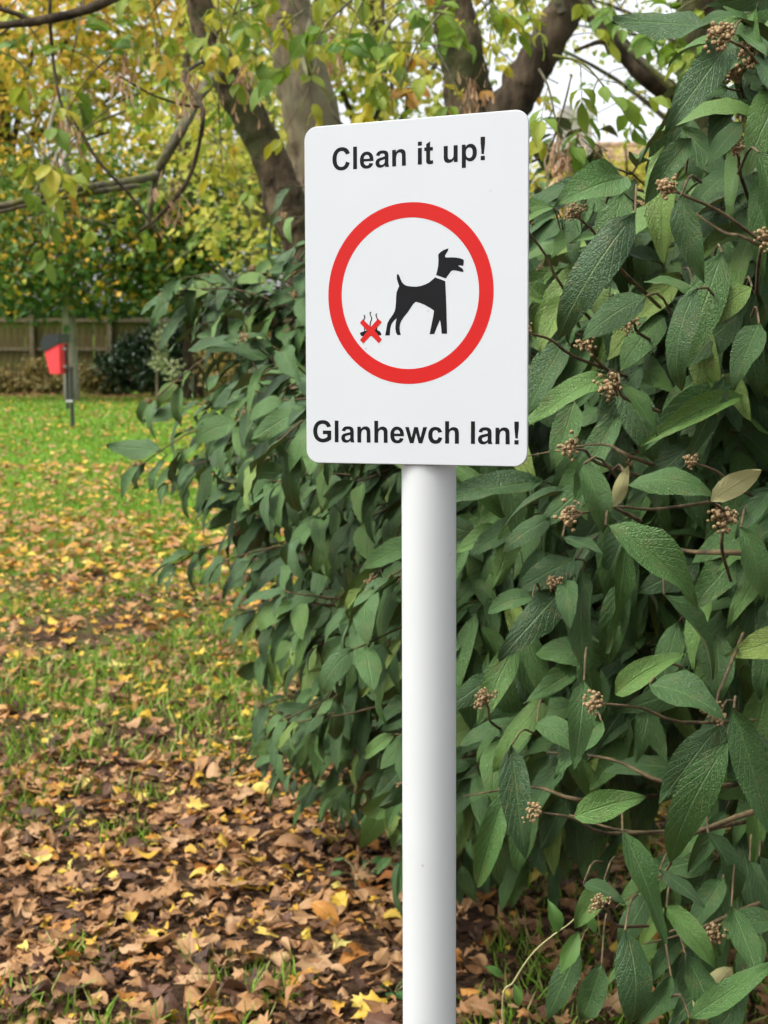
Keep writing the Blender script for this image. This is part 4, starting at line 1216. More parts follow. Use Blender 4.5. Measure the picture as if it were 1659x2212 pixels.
class Tree:
    """A mid-distance tree built stem by stem, with hanging compound leaves."""
    def __init__(s, name, base, label, seed):
        s.root = thing(name, tuple(base), label, 'tree', 'trees standing behind the shrub')
        s.g = np.random.default_rng(seed)
        s.tw = Geo()
        s.B, s.D, s.N, s.L, s.t = [], [], [], [], []

    def limb(s, name, pts, rads, mat, sides=14, n=40, wob=0.07):
        gm = Geo()
        gm.tube(spline(pts, n), rads, sides, wob, len(s.B) + sides)
        return child(name, gm.mesh(name, mat), s.root)

    def spray(s, P, d, length, ncomp, size, tint, sag=0.5, rad=0.004):
        g = s.g
        d = norm(d)
        pts = spline([P, P + d * length * 0.5 + g.normal(0, 0.03, 3) * length, P + d * length + np.array([0, 0, -sag * length * 0.4])], 8)
        s.tw.tube(pts, [rad, rad * 0.4], 5, cap=False)
        for k in range(ncomp):
            q = pts[min(7, int(2 + 6 * (k + g.random()) / ncomp))]
            a = norm(d * 0.5 + g.normal(0, 0.7, 3) + np.array([0, 0, -0.35]))
            rl = size * g.uniform(1.0, 2.0)
            e = q + a * rl + np.array([0, 0, -0.25 * rl])
            s.tw.tube(np.array([q, (q + e) / 2 + np.array([0, 0, 0.06 * rl]), e]), [0.0014, 0.0009], 3, cap=False)
            tt = np.clip(tint + g.normal(0, 0.16), 0, 1)
            side = norm(np.cross(a, [0, 0, 1.0]))
            nlf = g.integers(3, 6)
            for m in range(nlf):
                if m == 0:
                    b, dd, l = e, a + np.array([0, 0, -0.45]), size * 1.15
                else:
                    sg = 1 if m % 2 else -1
                    b = q + (e - q) * (0.9 - 0.25 * ((m - 1) // 2))
                    dd, l = a * 0.6 + side * sg * 0.9 + np.array([0, 0, -0.45]), size * g.uniform(0.8, 1.05)
                s.B.append(b); s.D.append(norm(dd + g.normal(0, 0.15, 3))); s.L.append(l)
                s.N.append(norm(np.array([0, -0.25, 1.0]) + g.normal(0, 0.4, 3)))
                s.t.append(np.clip(tt + g.normal(0, 0.07), 0, 1))

    def seeds(s, P, size=0.09, n=26):
        g = s.g
        if not hasattr(s, 'seed_tmp'):
            s.seed_tmp = leaf_grid(3, 2, lambda t: np.interp(t, [0, 0.15, 0.35, 0.8, 1], [0.25, 0.5, 0.45, 0.9, 0.3]), 0.34, 0.5, 0.2, 0.05, 0.2, 3)
        T = P + g.normal(0, 1, (n, 3)) * np.array([0.22, 0.22, 0.42]) * size
        d = norm(np.column_stack([g.normal(0, 0.35, (n, 2)), -np.ones(n)]))
        up = rand_dirs(n, g)
        l = np.full(n, 0.034) * g.uniform(0.8, 1.2, n)
        v, f, u, ti = scatter([s.seed_tmp], np.zeros(n, int), frames(d, up), np.column_stack([l * 1.2, l, l]), T, g.random(n))
        gm = Geo()
        for q in range(0, n, 2):
            gm.tube(np.array([P + np.array([0, 0, 0.6 * size]), (P + T[q]) / 2 + np.array([0, 0, 0.2 * size]), T[q]]), 0.0007, 3, cap=False)
        o = child('seed_cluster', mesh_np('seed_cluster', v, f, M_SEED, u, ti), s.root)
        o['kind'] = 'stuff'
        link('seed_stalk', gm.mesh('seed_stalk', M_SEED), o)

    def finish(s, n_parts):
        B, D, N, L, t = map(np.array, (s.B, s.D, s.N, s.L, s.t))
        g = s.g
        pick = g.integers(0, len(LEAFLET_T), len(B))
        rank = visible_rank(B, D, N, L, L * 0.5, plate_quads())
        px, py, _ = to_px(B)
        rank = rank * ~((px > 1250) & (py > 330 - (px - 1250) * 0.5))
        order = np.argsort(-rank)
        top = order[:n_parts]
        top = top[rank[top] > 60]
        rest = np.setdiff1d(np.arange(len(B)), top)
        Rm = frames(D, N)
        sc = np.column_stack([L * g.uniform(0.85, 1.2, len(L)), L, L])
        v, f, u, ti = scatter(LEAFLET_T, pick[rest], Rm[rest], sc[rest], B[rest], t[rest])
        tag(child('crown', mesh_np('crown', v, f, M_BOX, u, ti), s.root), kind='stuff')
        tm = {}
        for i in top:
            key = (pick[i], int(t[i] * 12))
            if key not in tm:
                tv, tf, tu = LEAFLET_T[pick[i]]
                tm[key] = mesh_np('leaflet', tv, tf, M_BOX, tu, np.full(len(tv), t[i]))
            o = link('leaflet', tm[key], s.root)
            m4 = np.eye(4)
            m4[:3, :3] = Rm[i] * sc[i][None, :]
            m4[:3, 3] = B[i] - np.array(s.root.location)
            o.matrix_local = Matrix(m4.tolist())
        tag(child('twigs', s.tw.mesh('twigs', M_MOSSY), s.root), kind='stuff')


def PX(Y, *pp):
    return [at(x, y, Y) for x, y in pp]


def wpx(w, Y):
    return w / FPX * Y / 2


# --- tree with the leaning trunk, left of the sign
YA = 7.4
ta = Tree('leaning_tree', (at(735, 900, YA)[0], YA, 0), 'tree with a grey-brown trunk leaning left, just left of the sign', 31)
b0 = np.array([ta.root.location.x, YA, -0.05])
trunkA = [b0] + PX(YA, (668, 600), (628, 470), (585, 350), (540, 255), (490, 170), (452, 80), (425, -20), (395, -180), (380, -420))
ta.limb('trunk', trunkA, [wpx(96, YA), wpx(92, YA), wpx(80, YA), wpx(74, YA), wpx(66, YA), wpx(58, YA), wpx(44, YA), wpx(30, YA)], M_BARK, 18, 70)
limbs = [
    (PX(7.4, (492, 130)) + PX(7.1, (462, 165)) + PX(6.6, (430, 205)) + PX(6.2, (395, 275), (350, 350), (338, 378)) + PX(5.8, (250, 397)) + PX(5.4, (120, 415), (-30, 452), (-220, 480)), [wpx(30, 7), wpx(26, 6.4), wpx(22, 6), wpx(17, 5.6), wpx(13, 5.2)], M_MOSSY),
    (PX(5.9, (300, 402)) + PX(5.6, (200, 415), (100, 432), (-20, 462), (-150, 500)), [wpx(12, 5.8), wpx(13, 5.6), wpx(9, 5.2)], M_MOSSY),
    (PX(6.2, (338, 378)) + PX(6.1, (328, 430), (322, 470), (318, 490)), [wpx(16, 6), wpx(9, 6)], M_MOSSY),
    (PX(7.3, (425, -20)) + PX(5.6, (340, -60)) + PX(4.6, (250, -6), (150, 32), (60, 48), (-30, 56), (-200, 60)), [wpx(30, 6), wpx(22, 4.6), wpx(20, 4.6), wpx(17, 4.6), wpx(14, 4.6)], M_BARK_DARK),
    (PX(4.6, (70, 46), (36, 30), (0, 18), (-80, -20)), [wpx(12, 4.6), wpx(9, 4.6)], M_BARK_DARK),
    (PX(7.0, (470, 120)) + PX(5.5, (400, 160)) + PX(4.8, (436, 232), (430, 310), (402, 395), (340, 470), (300, 500)), [wpx(10, 6), wpx(10, 5), wpx(9, 4.8), wpx(9, 4.8), wpx(6, 4.8)], M_BARK_DARK),
    (PX(6.8, (410, -130)) + PX(5.4, (230, -150)) + PX(4.7, (120, -40), (112, 100)) + PX(4.6, (132, 225), (165, 270), (215, 352), (288, 430), (350, 520)), [wpx(12, 6), wpx(8, 4.8), wpx(7, 4.6), wpx(7, 4.6), wpx(4, 4.6)], M_BARK_DARK),
    (PX(4.8, (436, 232), (390, 225), (330, 205), (250, 160)), [wpx(6, 4.8), wpx(4, 4.8)], M_BARK_DARK),
]
for pts, r, m in limbs:
    ta.limb('branch', pts, r, m, 8, 36, 0.08)
# --- pale upright tree behind it
YB = 9.5
tb = Tree('upright_tree', (at(700, 900, YB)[0], YB, 0), 'tree with a broad pale upright trunk rising behind the sign top edge', 32)
tb.limb('trunk', [np.array([tb.root.location.x, YB, -0.05])] + PX(YB, (690, 500), (675, 270), (640, 110), (618, -10), (600, -250), (590, -500)), [wpx(132, YB), wpx(125, YB), wpx(112, YB), wpx(100, YB), wpx(80, YB), wpx(60, YB)], M_BARK_PALE, 20, 60)
tb.limb('branch', PX(9.3, (650, 120)) + PX(7.5, (672, 170)) + PX(6, (662, 100), (672, 40), (690, -40), (720, -200)), [wpx(16, 9), wpx(13, 6), wpx(10, 6), wpx(8, 6)], M_MOSSY, 8)
tb.limb('branch', PX(6.2, (664, 100), (672, 150), (705, 200), (730, 260), (790, 300)), [wpx(9, 6), wpx(7, 6)], M_MOSSY, 7)
# --- forked tree above the sign
YC = 6.8
tc_ = Tree('forked_tree', (at(1040, 900, YC)[0], YC, 0), 'forked tree with two dark mottled trunks rising above the sign', 33)
fork = at(1045, 470, YC)
tc_.limb('trunk', [np.array([tc_.root.location.x, YC, -0.05]), fork] + PX(YC, (1015, 240), (995, 110), (975, -10), (950, -200), (940, -420)), [wpx(150, YC), wpx(125, YC), wpx(100, YC), wpx(90, YC), wpx(74, YC), wpx(50, YC)], M_BARK, 18, 60)
tc_.limb('trunk', [fork + np.array([0.02, 0, -0.2])] + PX(YC - 0.1, (1085, 290), (1125, 190), (1170, 110), (1222, 20), (1262, -60), (1300, -220)), [wpx(100, YC), wpx(86, YC), wpx(80, YC), wpx(78, YC), wpx(60, YC), wpx(44, YC)], M_BARK_DARK, 18, 50)
tc_.limb('branch', PX(YC - 0.2, (1215, 30), (1190, -60), (1150, -200)), [wpx(22, YC), wpx(14, YC)], M_MOSSY, 8)
# --- tree at the right edge with the branch that runs into it
YD = 5.8
td = Tree('edge_tree', (at(1545, 900, YD)[0], YD, 0), 'tree with a dark trunk above the shrub near the right picture edge', 34)
td.limb('trunk', [np.array([td.root.location.x, YD, -0.05])] + PX(YD, (1535, 420), (1520, 300), (1515, 150), (1512, 0), (1500, -200), (1490, -420)), [wpx(112, YD), wpx(104, YD), wpx(98, YD), wpx(102, YD), wpx(100, YD), wpx(70, YD), wpx(50, YD)], M_BARK, 18, 60)
td.limb('branch', PX(YD, (1510, 280), (1462, 215)) + PX(YD - 0.1, (1400, 165), (1335, 95), (1285, 40), (1240, -20), (1180, -160)), [wpx(58, YD), wpx(46, YD), wpx(40, YD), wpx(34, YD), wpx(24, YD)], M_BARK_DARK, 10)
td.limb('branch', PX(YD - 0.5, (1490, 235), (1440, 180), (1370, 118), (1320, 60), (1250, -10), (1200, -90)), [wpx(16, YD), wpx(12, YD), wpx(10, YD)], M_MOSSY, 8)
td.limb('branch', PX(YD - 0.1, (1345, 105), (1320, 112), (1300, 90), (1240, 110)), [wpx(18, YD), wpx(7, YD)], M_BARK_DARK, 8)
td.limb('branch', PX(YD, (1560, 120), (1610, 60), (1670, -20), (1740, -160)), [wpx(60, YD), wpx(60, YD), wpx(50, YD)], M_BARK, 10)
td.limb('branch', PX(4.5, (1115, 360), (1180, 330), (1215, 240), (1235, 160)), [wpx(7, 4.5), wpx(4, 4.5)], M_BARK_DARK, 6)

g = np.random.default_rng(77)
# sprays placed where the photograph shows near foliage: px, py, distance, compound leaves, leaflet size, tint
for px, py, Y, nc, sz, tn in ((60, 240, 4.4, 5, 0.075, 0.35), (120, 160, 4.6, 4, 0.075, 0.1), (40, 330, 4.4, 5, 0.075, 0.4), (20, 400, 4.4, 3, 0.08, 0.2), (270, 300, 4.6, 4, 0.075, 0.55), (180, 60, 4.6, 4, 0.08, 0.25), (330, 100, 4.8, 4, 0.075, 0.6),
                              (330, 250, 4.8, 3, 0.07, 0.5), (430, 100, 4.8, 4, 0.075, 0.45), (520, 40, 5, 5, 0.08, 0.25), (560, 70, 5, 4, 0.075, 0.35), (480, 10, 5, 4, 0.08, 0.5), (240, 180, 4.8, 3, 0.07, 0.3), (20, 120, 4.6, 4, 0.08, 0.5),
                              (90, 420, 4.6, 3, 0.07, 0.2), (0, 170, 4.6, 4, 0.08, 0.4), (380, 30, 5, 4, 0.075, 0.5), (280, -20, 5, 5, 0.08, 0.4), (80, 20, 5, 4, 0.08, 0.6), (430, 330, 6, 3, 0.07, 0.5)):
    ta.spray(at(px, py - 60, Y + 0.1), np.array([g.normal(0, 0.6), -0.3, -0.5]), g.uniform(0.12, 0.25), max(2, int(nc * 0.6)), sz * 0.95, np.clip(tn + 0.1, 0, 1))
for px, py, Y, nc, sz, tn in ((700, 40, 4.6, 5, 0.075, 0.15), (760, 60, 4.4, 5, 0.085, 0.1), (800, 30, 4.4, 5, 0.085, 0.12), (860, 90, 4.6, 4, 0.08, 0.7), (720, 120, 5, 4, 0.07, 0.5), (840, 150, 4.6, 4, 0.08, 0.75), (640, 20, 5, 4, 0.075, 0.55), (780, 170, 5.2, 4, 0.07, 0.4),
                              (690, 170, 5.2, 3, 0.07, 0.6), (900, 20, 4.6, 5, 0.08, 0.3), (660, 80, 5, 3, 0.07, 0.5), (740, -20, 4.8, 6, 0.08, 0.4), (820, -30, 4.8, 6, 0.08, 0.3)):
    tb.spray(at(px, py - 60, Y + 0.1), np.array([g.normal(0, 0.6), -0.3, -0.45]), g.uniform(0.12, 0.25), max(2, int(nc * 0.6)), sz * 0.95, np.clip(tn + 0.1, 0, 1))
for px, py, Y, nc, sz, tn in ((950, 90, 4.2, 4, 0.085, 0.3), (930, 150, 4.5, 3, 0.08, 0.4), (1010, 30, 4.8, 4, 0.08, 0.35), (880, 180, 4.6, 3, 0.075, 0.8), (1080, 20, 6, 4, 0.07, 0.5), (1130, 60, 6.2, 3, 0.06, 0.5), (1180, -10, 5, 4, 0.07, 0.4), (1060, 120, 6.4, 3, 0.06, 0.6)):
    tc_.spray(at(px, py - 60, Y + 0.1), np.array([g.normal(0, 0.6), -0.3, -0.45]), g.uniform(0.12, 0.25), max(2, int(nc * 0.6)), sz * 0.95, np.clip(tn + 0.1, 0, 1))
for px, py, Y, nc, sz, tn in ((1195, 170, 3.4, 5, 0.066, 0.33), (1165, 200, 3.4, 3, 0.06, 0.3), (1175, 385, 3.6, 2, 0.07, 0.45), (1150, 350, 3.6, 2, 0.065, 0.35), (1390, 10, 4.5, 4, 0.06, 0.25), (1480, 30, 4.5, 4, 0.065, 0.3),
                              (1560, 40, 4.2, 5, 0.07, 0.25), (1620, 30, 4.2, 5, 0.07, 0.35), (1600, 90, 4.2, 4, 0.07, 0.3), (1280, 10, 5, 4, 0.06, 0.35), (1640, 140, 4.2, 3, 0.07, 0.4)):
    td.spray(at(px, py - 50, Y + 0.1), np.array([g.normal(0, 0.6), -0.3, -0.45]), g.uniform(0.10, 0.22), nc, sz, tn)
# looser sprays filling the canopy overhead and behind
for tr, x0, x1, y0, y1, num, sp in ((ta, -200, 560, -300, 60, 9, 0.55), (tb, 520, 980, -300, 120, 14, 0.5), (tc_, 850, 1240, -300, 20, 9, 0.42), (td, 1150, 1800, -300, 20, 14, 0.35)):
    for q in range(num):
        Y = g.uniform(5.0, 9.0)
        tr.spray(at(g.uniform(x0, x1), g.uniform(y0, y1), Y), np.array([g.normal(0, 0.8), g.normal(0, 0.5), g.normal(-0.2, 0.3)]), g.uniform(0.25, 0.6), g.integers(3, 6), g.uniform(0.05, 0.07), np.clip(g.normal(sp, 0.22), 0, 1))
for q in range(42):
    Y = g.uniform(7.5, 12.5)
    ta.spray(at(g.uniform(-40, 640), g.uniform(-20, 470) if q % 3 else g.uniform(-20, 250), Y), np.array([g.normal(0, 0.8), g.normal(0, 0.4), g.normal(-0.2, 0.3)]), g.uniform(0.3, 0.6), g.integers(3, 6), g.uniform(0.06, 0.08), np.clip(g.normal(0.52, 0.16), 0, 1), 0.5, 0.005)
# thin leaf sprigs against the white sky at the right
for q in range(14):
    Y = g.uniform(8, 12)
    td.spray(at(g.uniform(1060, 1480), g.uniform(-30, 330), Y), np.array([g.normal(0, 0.8), g.normal(0, 0.4), g.normal(-0.3, 0.4)]), g.uniform(0.3, 0.7), g.integers(2, 4), g.uniform(0.05, 0.065), np.clip(g.normal(0.5, 0.15), 0, 1), 0.5, 0.005)
for tr, px, py, Y in ((ta, 268, 165, 4.6), (ta, 140, 290, 4.5), (ta, 372, 430, 4.8), (ta, 520, 190, 5.2), (tc_, 1025, 215, 5.0), (td, 1205, 345, 3.6), (td, 1228, 375, 3.6), (ta, 410, 205, 4.8), (tb, 715, 120, 5.0)):
    tr.seeds(at(px, py, Y), 0.10, 34)
ta.finish(110)
tb.finish(70)
tc_.finish(40)
td.finish(80)


def crown_cloud(g, centers, radii, n, size, squash=0.8, clump=9, spread=0.42):
    """Leaf positions clumped inside several ellipsoids."""
    C = np.asarray(centers, float)
    R = np.asarray(radii, float)
    wts = R ** 2 / np.sum(R ** 2)
    k = g.choice(len(C), n // clump + 1, p=wts)
    d = rand_dirs(len(k), g)
    rr = g.random(len(k)) ** 0.42
    cc = C[k] + d * (rr * R[k])[:, None] * np.array([1, 1, squash])
    P = np.repeat(cc, clump, 0)[:n] + g.normal(0, spread, (n, 3)) * np.array([1, 1, 0.6])
    cl = np.repeat(g.random(len(k)), clump)[:n]
    return P, cl


def cards(name, parent, P, tint, size, mat, g, kind='stuff'):
    n = len(P)
    d = norm(np.column_stack([g.normal(0, 1, (n, 2)), g.normal(-0.5, 0.6, n)]))
    up = norm(np.column_stack([g.normal(0, 0.6, (n, 2)), np.ones(n)]))
    s = size * g.uniform(0.65, 1.35, n)
    v, f, u, ti = scatter(CARD_T, g.integers(0, len(CARD_T), n), frames(d, up), np.column_stack([s, s, s]), P, tint)
    o = child(name, mesh_np(name, v, f, mat, u, ti), parent)
    return tag(o, kind=kind)


def far_tree(name, label, base, height, trunk_r, centers, radii, n, size, mat, tint_fn, seed, bark=M_BARK_DARK, limbs=9, spread=0.4, lean=(0, 0)):
    g = np.random.default_rng(seed)
    root = thing(name, (base[0], base[1], 0), label, 'tree', 'trees along the fence and beyond')
    b = np.array([base[0], base[1], -0.1])
    top = b + np.array([lean[0], lean[1], height])
    tp = spline([b, b + (top - b) * 0.4 + g.normal(0, 0.06, 3), b + (top - b) * 0.75 + g.normal(0, 0.1, 3), top], 26)
    gm = Geo()
    gm.tube(tp, [trunk_r * 1.25, trunk_r, trunk_r * 0.75, trunk_r * 0.25], 12, 0.05, seed)
    child('trunk', gm.mesh('trunk', bark), root)
    C = np.asarray(centers, float)
    for q in range(limbs):
        st = tp[int(np.clip(g.normal(14, 4), 8, 24))]
        e = C[g.integers(0, len(C))] + g.normal(0, 0.5, 3)
        gm = Geo()
        gm.tube(spline([st, (st + e) / 2 + np.array([0, 0, 0.3]), e], 12), [trunk_r * 0.42, trunk_r * 0.1], 7, 0.05, q)
        child('limb', gm.mesh('limb', bark), root)
    P, cl = crown_cloud(g, centers, radii, n, size, spread=spread)
    P = P[P[:, 2] > 0.4]
    cl = cl[:len(P)]
    cards('crown', root, P, np.clip(tint_fn(P, cl, g), 0, 1), size, mat, g)
    return root


YF = 37.0
# golden maple behind the fence, upper left
far_tree('golden_maple', 'golden and orange autumn maple at the far left beyond the fence', (at(20, 900, 42)[0], 42), 12, 0.28,
         [at(60, 120, 40), at(200, 260, 41), at(-60, 330, 40), at(330, 90, 42), at(120, -60, 41), at(-150, 60, 41), at(250, -150, 42), at(60, 470, 39.5)], [2.3, 2.0, 2.0, 2.2, 2.4, 2.4, 2.5, 1.6], 8500, 0.175, M_GOLD,
         lambda P, c, g: 0.22 + 0.56 * c + 0.03 * (P[:, 2] - 6) + g.normal(0, 0.13, len(P)), 51, spread=0.5)
# green maple whose low boughs hang in front of the fence
far_tree('green_maple', 'dark green maple with a slim grey trunk standing behind the red bin', (at(157, 900, 33)[0], 33), 7, 0.14,
         [at(60, 600, 32.5), at(190, 590, 32.5), at(330, 560, 33), at(20, 500, 33), at(150, 480, 33), at(300, 470, 33), at(-120, 560, 33), at(220, 400, 33.5), at(60, 400, 33.5), at(390, 610, 33)], [1.0, 1.05, 1.1, 1.0, 1.1, 1.1, 1.1, 1.0, 1.0, 0.9], 10500, 0.12, M_MAPLE,
         lambda P, c, g: 0.2 + 0.45 * c + 0.35 * (c > 0.8) + 0.07 * (P[:, 2] - 3) + np.abs(g.normal(0, 0.22, len(P))) ** 1.3 * 1.2, 52, M_BARK_GREY, spread=0.34)
far_tree('stout_maple', 'dark green maple with a stout brown trunk by the ivy and fence', (at(418, 900, 34)[0], 34), 8, 0.2,
         [at(450, 560, 33.5), at(560, 520, 34), at(420, 470, 34), at(520, 400, 34.5), at(350, 590, 33), at(620, 430, 35)], [1.0, 1.0, 1.1, 1.2, 0.9, 1.1], 6000, 0.125, M_MAPLE,
         lambda P, c, g: 0.2 + 0.45 * c + 0.09 * (P[:, 2] - 3) + np.abs(g.normal(0, 0.2, len(P))), 53, M_BARK_DARK, spread=0.34)
# lime-yellow trees between the trunks
far_tree('lime_tree', 'lime yellow young tree seen between the leaning trunk and the sign', (at(560, 900, 17)[0], 17), 4.6, 0.06,
         [at(480, 480, 16.5), at(560, 560, 16.5), at(440, 330, 17), at(560, 400, 17), at(400, 220, 17.5), at(520, 250, 17.5), at(610, 300, 17.5), at(590, 480, 17)], [0.35, 0.33, 0.5, 0.45, 0.5, 0.55, 0.5, 0.36], 1500, 0.075, M_LIME,
         lambda P, c, g: 0.35 + 0.4 * c + g.normal(0, 0.12, len(P)), 54, M_MOSSY, spread=0.17)
far_tree('yellow_ash', 'tall yellow-green tree filling the gap behind the upright trunk', (at(800, 900, 26)[0], 26), 11, 0.16,
         [at(700, 120, 25), at(820, 60, 26), at(880, 180, 26), at(760, 230, 25), at(620, 60, 26), at(900, -80, 27), at(740, -120, 27), at(500, -20, 26), at(560, 160, 26), at(1080, 60, 28)], [1.3, 1.3, 1.1, 1.0, 1.2, 1.5, 1.6, 1.4, 1.1, 0.9], 4200, 0.125, M_LIME,
         lambda P, c, g: 0.25 + 0.55 * c + g.normal(0, 0.14, len(P)), 55, spread=0.36)
far_tree('orange_birch', 'sparse yellow-orange tree behind the others at the upper left', (at(400, 900, 48)[0], 48), 13, 0.25,
         [at(420, 120, 48), at(520, 220, 48), at(300, 330, 48), at(450, -60, 48), at(640, 100, 48), at(180, 60, 49), at(420, 330, 48)], [2.2, 2.0, 1.8, 2.4, 2.0, 2.2, 1.6], 4500, 0.2, M_GOLD,
         lambda P, c, g: 0.2 + 0.5 * c + g.normal(0, 0.15, len(P)), 56, spread=0.5)
# right side: garden tree below the house roof, sparse tree against the sky
far_tree('garden_tree', 'bright yellow garden tree below the house roof behind the shrub', (at(1340, 900, 30)[0], 30), 4, 0.1,
         [at(1180, 410, 30), at(1150, 470, 29), at(1260, 420, 30), at(1340, 390, 30), at(1420, 370, 30), at(1300, 470, 29), at(1400, 460, 29), at(1490, 430, 30)], [0.55, 0.6, 0.55, 0.6, 0.55, 0.7, 0.7, 0.7], 6000, 0.10, M_LIME,
         lambda P, c, g: 0.4 + 0.4 * c + g.normal(0, 0.14, len(P)), 57, spread=0.22)
far_tree('sparse_tree', 'thinly leaved tree against the white sky above the house', (at(1600, 900, 22)[0], 22), 8.5, 0.13,
         [at(1130, 40, 22), at(1300, 60, 22), at(1420, 120, 22), at(1560, 60, 22), at(1660, 160, 22), at(1400, -80, 22), at(1200, -80, 22), at(1640, 320, 21), at(1560, 240, 22)], [0.6, 0.8, 0.6, 0.9, 0.8, 1.0, 1.0, 0.8, 0.6], 2400, 0.07, M_LIME,
         lambda P, c, g: 0.25 + 0.5 * c + g.normal(0, 0.14, len(P)), 58, limbs=16, spread=0.3)


# ------------------------------------------------------------------ fence, ivy, saplings, shrub at the back
def build_fence():
    g = np.random.default_rng(61)
    x0, x1 = at(-420, 984, YF)[0], at(1120, 984, YF)[0]
    root = thing('timber_fence', ((x0 + x1) / 2, YF, 0), 'weathered greenish timber board fence along the back of the lawn', 'fence')
    w = 0.145
    n = int((x1 - x0) / (w + 0.004))
    bt = []
    for s in range(4):
        gm = Geo()
        gm.box((0, 0, 0.92), (w, 0.02, 1.72 + 0.03 * s))
        bt.append(gm.mesh('board', M_FENCE, smooth=False))
    for k in range(n):
        x = x0 + (k + 0.5) * (w + 0.004)
        o = link('board', bt[g.integers(0, 4)], root, (x - root.location.x, 0.03 + g.uniform(-0.004, 0.004), g.uniform(-0.012, 0.012)))
        o.rotation_euler = (0, g.normal(0, 0.004), 0)
    npost = int((x1 - x0) / 1.85) + 1
    for k in range(npost):
        gm = Geo()
        gm.box((x0 + k * 1.85, YF - 0.06, 0.9), (0.1, 0.1, 1.9))
        gm.box((x0 + k * 1.85, YF - 0.06, 1.87), (0.125, 0.125, 0.03))
        child('fence_post', gm.mesh('fence_post', M_FENCEPOST, smooth=False), root)
    for k in range(npost - 1):
        for z in (0.35, 1.08, 1.76):
            gm = Geo()
            gm.box((x0 + (k + 0.5) * 1.85, YF - 0.012, z), (1.745, 0.06, 0.085))
            child('rail', gm.mesh('rail', M_FENCEPOST, smooth=False), root)


build_fence()


def bushy(name, label, cat, centers, radii, n, size, mat, tint_fn, seed, stems, spread=0.12, stem_mat=M_BARK_DARK, stem_r=0.012):
    g = np.random.default_rng(seed)
    c0 = np.mean(np.asarray(centers), 0)
    root = thing(name, (c0[0], c0[1], 0), label, cat)
    gm = Geo()
    for q in range(stems):
        e = np.asarray(centers)[g.integers(0, len(centers))] + g.normal(0, 0.1, 3)
        b = np.array([e[0] + g.normal(0, 0.15), e[1] + g.normal(0, 0.08), -0.05])
        gm.tube(spline([b, (b + e) / 2 + g.normal(0, 0.06, 3), e], 10), [stem_r, stem_r * 0.4], 6, 0.05, q)
    child('stem', gm.mesh('stem', stem_mat), root)
    P, cl = crown_cloud(g, centers, radii, n, size, clump=6, spread=spread)
    k = P[:, 2] > 0.02
    cards('foliage', root, P[k], np.clip(tint_fn(P[k], cl[:len(P)][k], g), 0, 1), size, mat, g)
    return root


bushy('ivy_mound', 'dark ivy mound smothering the fence behind the pale sapling', 'ivy', [at(240, 790, 36.3), at(290, 750, 36.4), at(340, 730, 36.5), at(380, 760, 36.4), at(330, 800, 36.2), at(390, 810, 36.2), at(255, 830, 36.2), at(400, 720, 36.5), at(430, 790, 36.3)],
      [0.35, 0.4, 0.42, 0.45, 0.45, 0.4, 0.3, 0.35, 0.4], 8000, 0.085, M_IVY, lambda P, c, g: 0.1 + 0.6 * c + g.normal(0, 0.15, len(P)), 62, 9)
bushy('hedgerow', 'dark green hedge rising just behind the timber fence', 'hedge', [at(x, 668 + 8 * (k % 3), 39.5) for k, x in enumerate(range(-220, 700, 60))], [0.55] * 16, 9000, 0.12, M_MAPLE, lambda P, c, g: 0.05 + 0.5 * c + g.normal(0, 0.12, len(P)), 65, 20, 0.2)
bushy('dry_undergrowth', 'dry brownish weeds along the foot of the fence left of the ivy', 'weeds', [at(40, 835, 36.2), at(110, 830, 36.2), at(190, 815, 36.3), at(0, 820, 36.3), at(230, 835, 36.2), at(80, 800, 36.4)], [0.32, 0.35, 0.36, 0.34, 0.3, 0.32], 3600, 0.07, M_BROWNSHRUB,
      lambda P, c, g: 0.1 + 0.6 * c, 63, 26, 0.12, M_FENCEPOST, 0.008)
bushy('brown_shrub', 'olive brown twiggy bush at the back behind the shrub edge', 'bush', [at(480, 760, 31), at(540, 730, 31), at(600, 760, 31), at(520, 800, 30.8), at(600, 810, 30.8), at(660, 740, 31), at(650, 800, 31), at(470, 820, 30.8)], [0.4, 0.4, 0.45, 0.35, 0.4, 0.4, 0.4, 0.3], 4200, 0.075, M_BROWNSHRUB,
      lambda P, c, g: 0.15 + 0.6 * c + g.normal(0, 0.15, len(P)), 64, 40, 0.16, M_TWIG, 0.01)


def sapling(px, Y, h, n, seed, label):
    g = np.random.default_rng(seed)
    b = at(px, 900, Y)
    b = np.array([b[0], Y, 0.0])
    root = thing('sapling', tuple(b), label, 'sapling', 'pale saplings in front of the fence')
    top = b + np.array([g.normal(0, 0.03), 0, h])
    gm = Geo()
    tp = spline([b + np.array([0, 0, -0.04]), (b + top) / 2 + g.normal(0, 0.02, 3), top], 12)
    gm.tube(tp, [0.03, 0.022, 0.006], 7, 0.05, seed)
    child('trunk', gm.mesh('trunk', M_BARK_PALE), root)
    P = []
    gm = Geo()
    for q in range(14):
        st = tp[g.integers(5, 12)]
        e = st + np.array([g.normal(0, 0.17 * h / 1.6), g.normal(0, 0.12), g.uniform(-0.1, 0.12)])
        gm.tube(np.array([st, (st + e) / 2, e]), [0.006, 0.003], 4, cap=False)
        P.append(e + g.normal(0, 0.07, (n // 14, 3)))
    child('twigs', gm.mesh('twigs', M_BARK_PALE), root)['kind'] = 'stuff'
    P = np.concatenate(P)
    cards('crown', root, P, g.random(len(P)), 0.065, M_PALE, g)


sapling(340, 32.0, 1.72, 330, 71, 'taller pale leaved sapling in front of the dark ivy')
sapling(377, 30.5, 0.85, 90, 72, 'short pale sapling beside the taller one near the ivy')


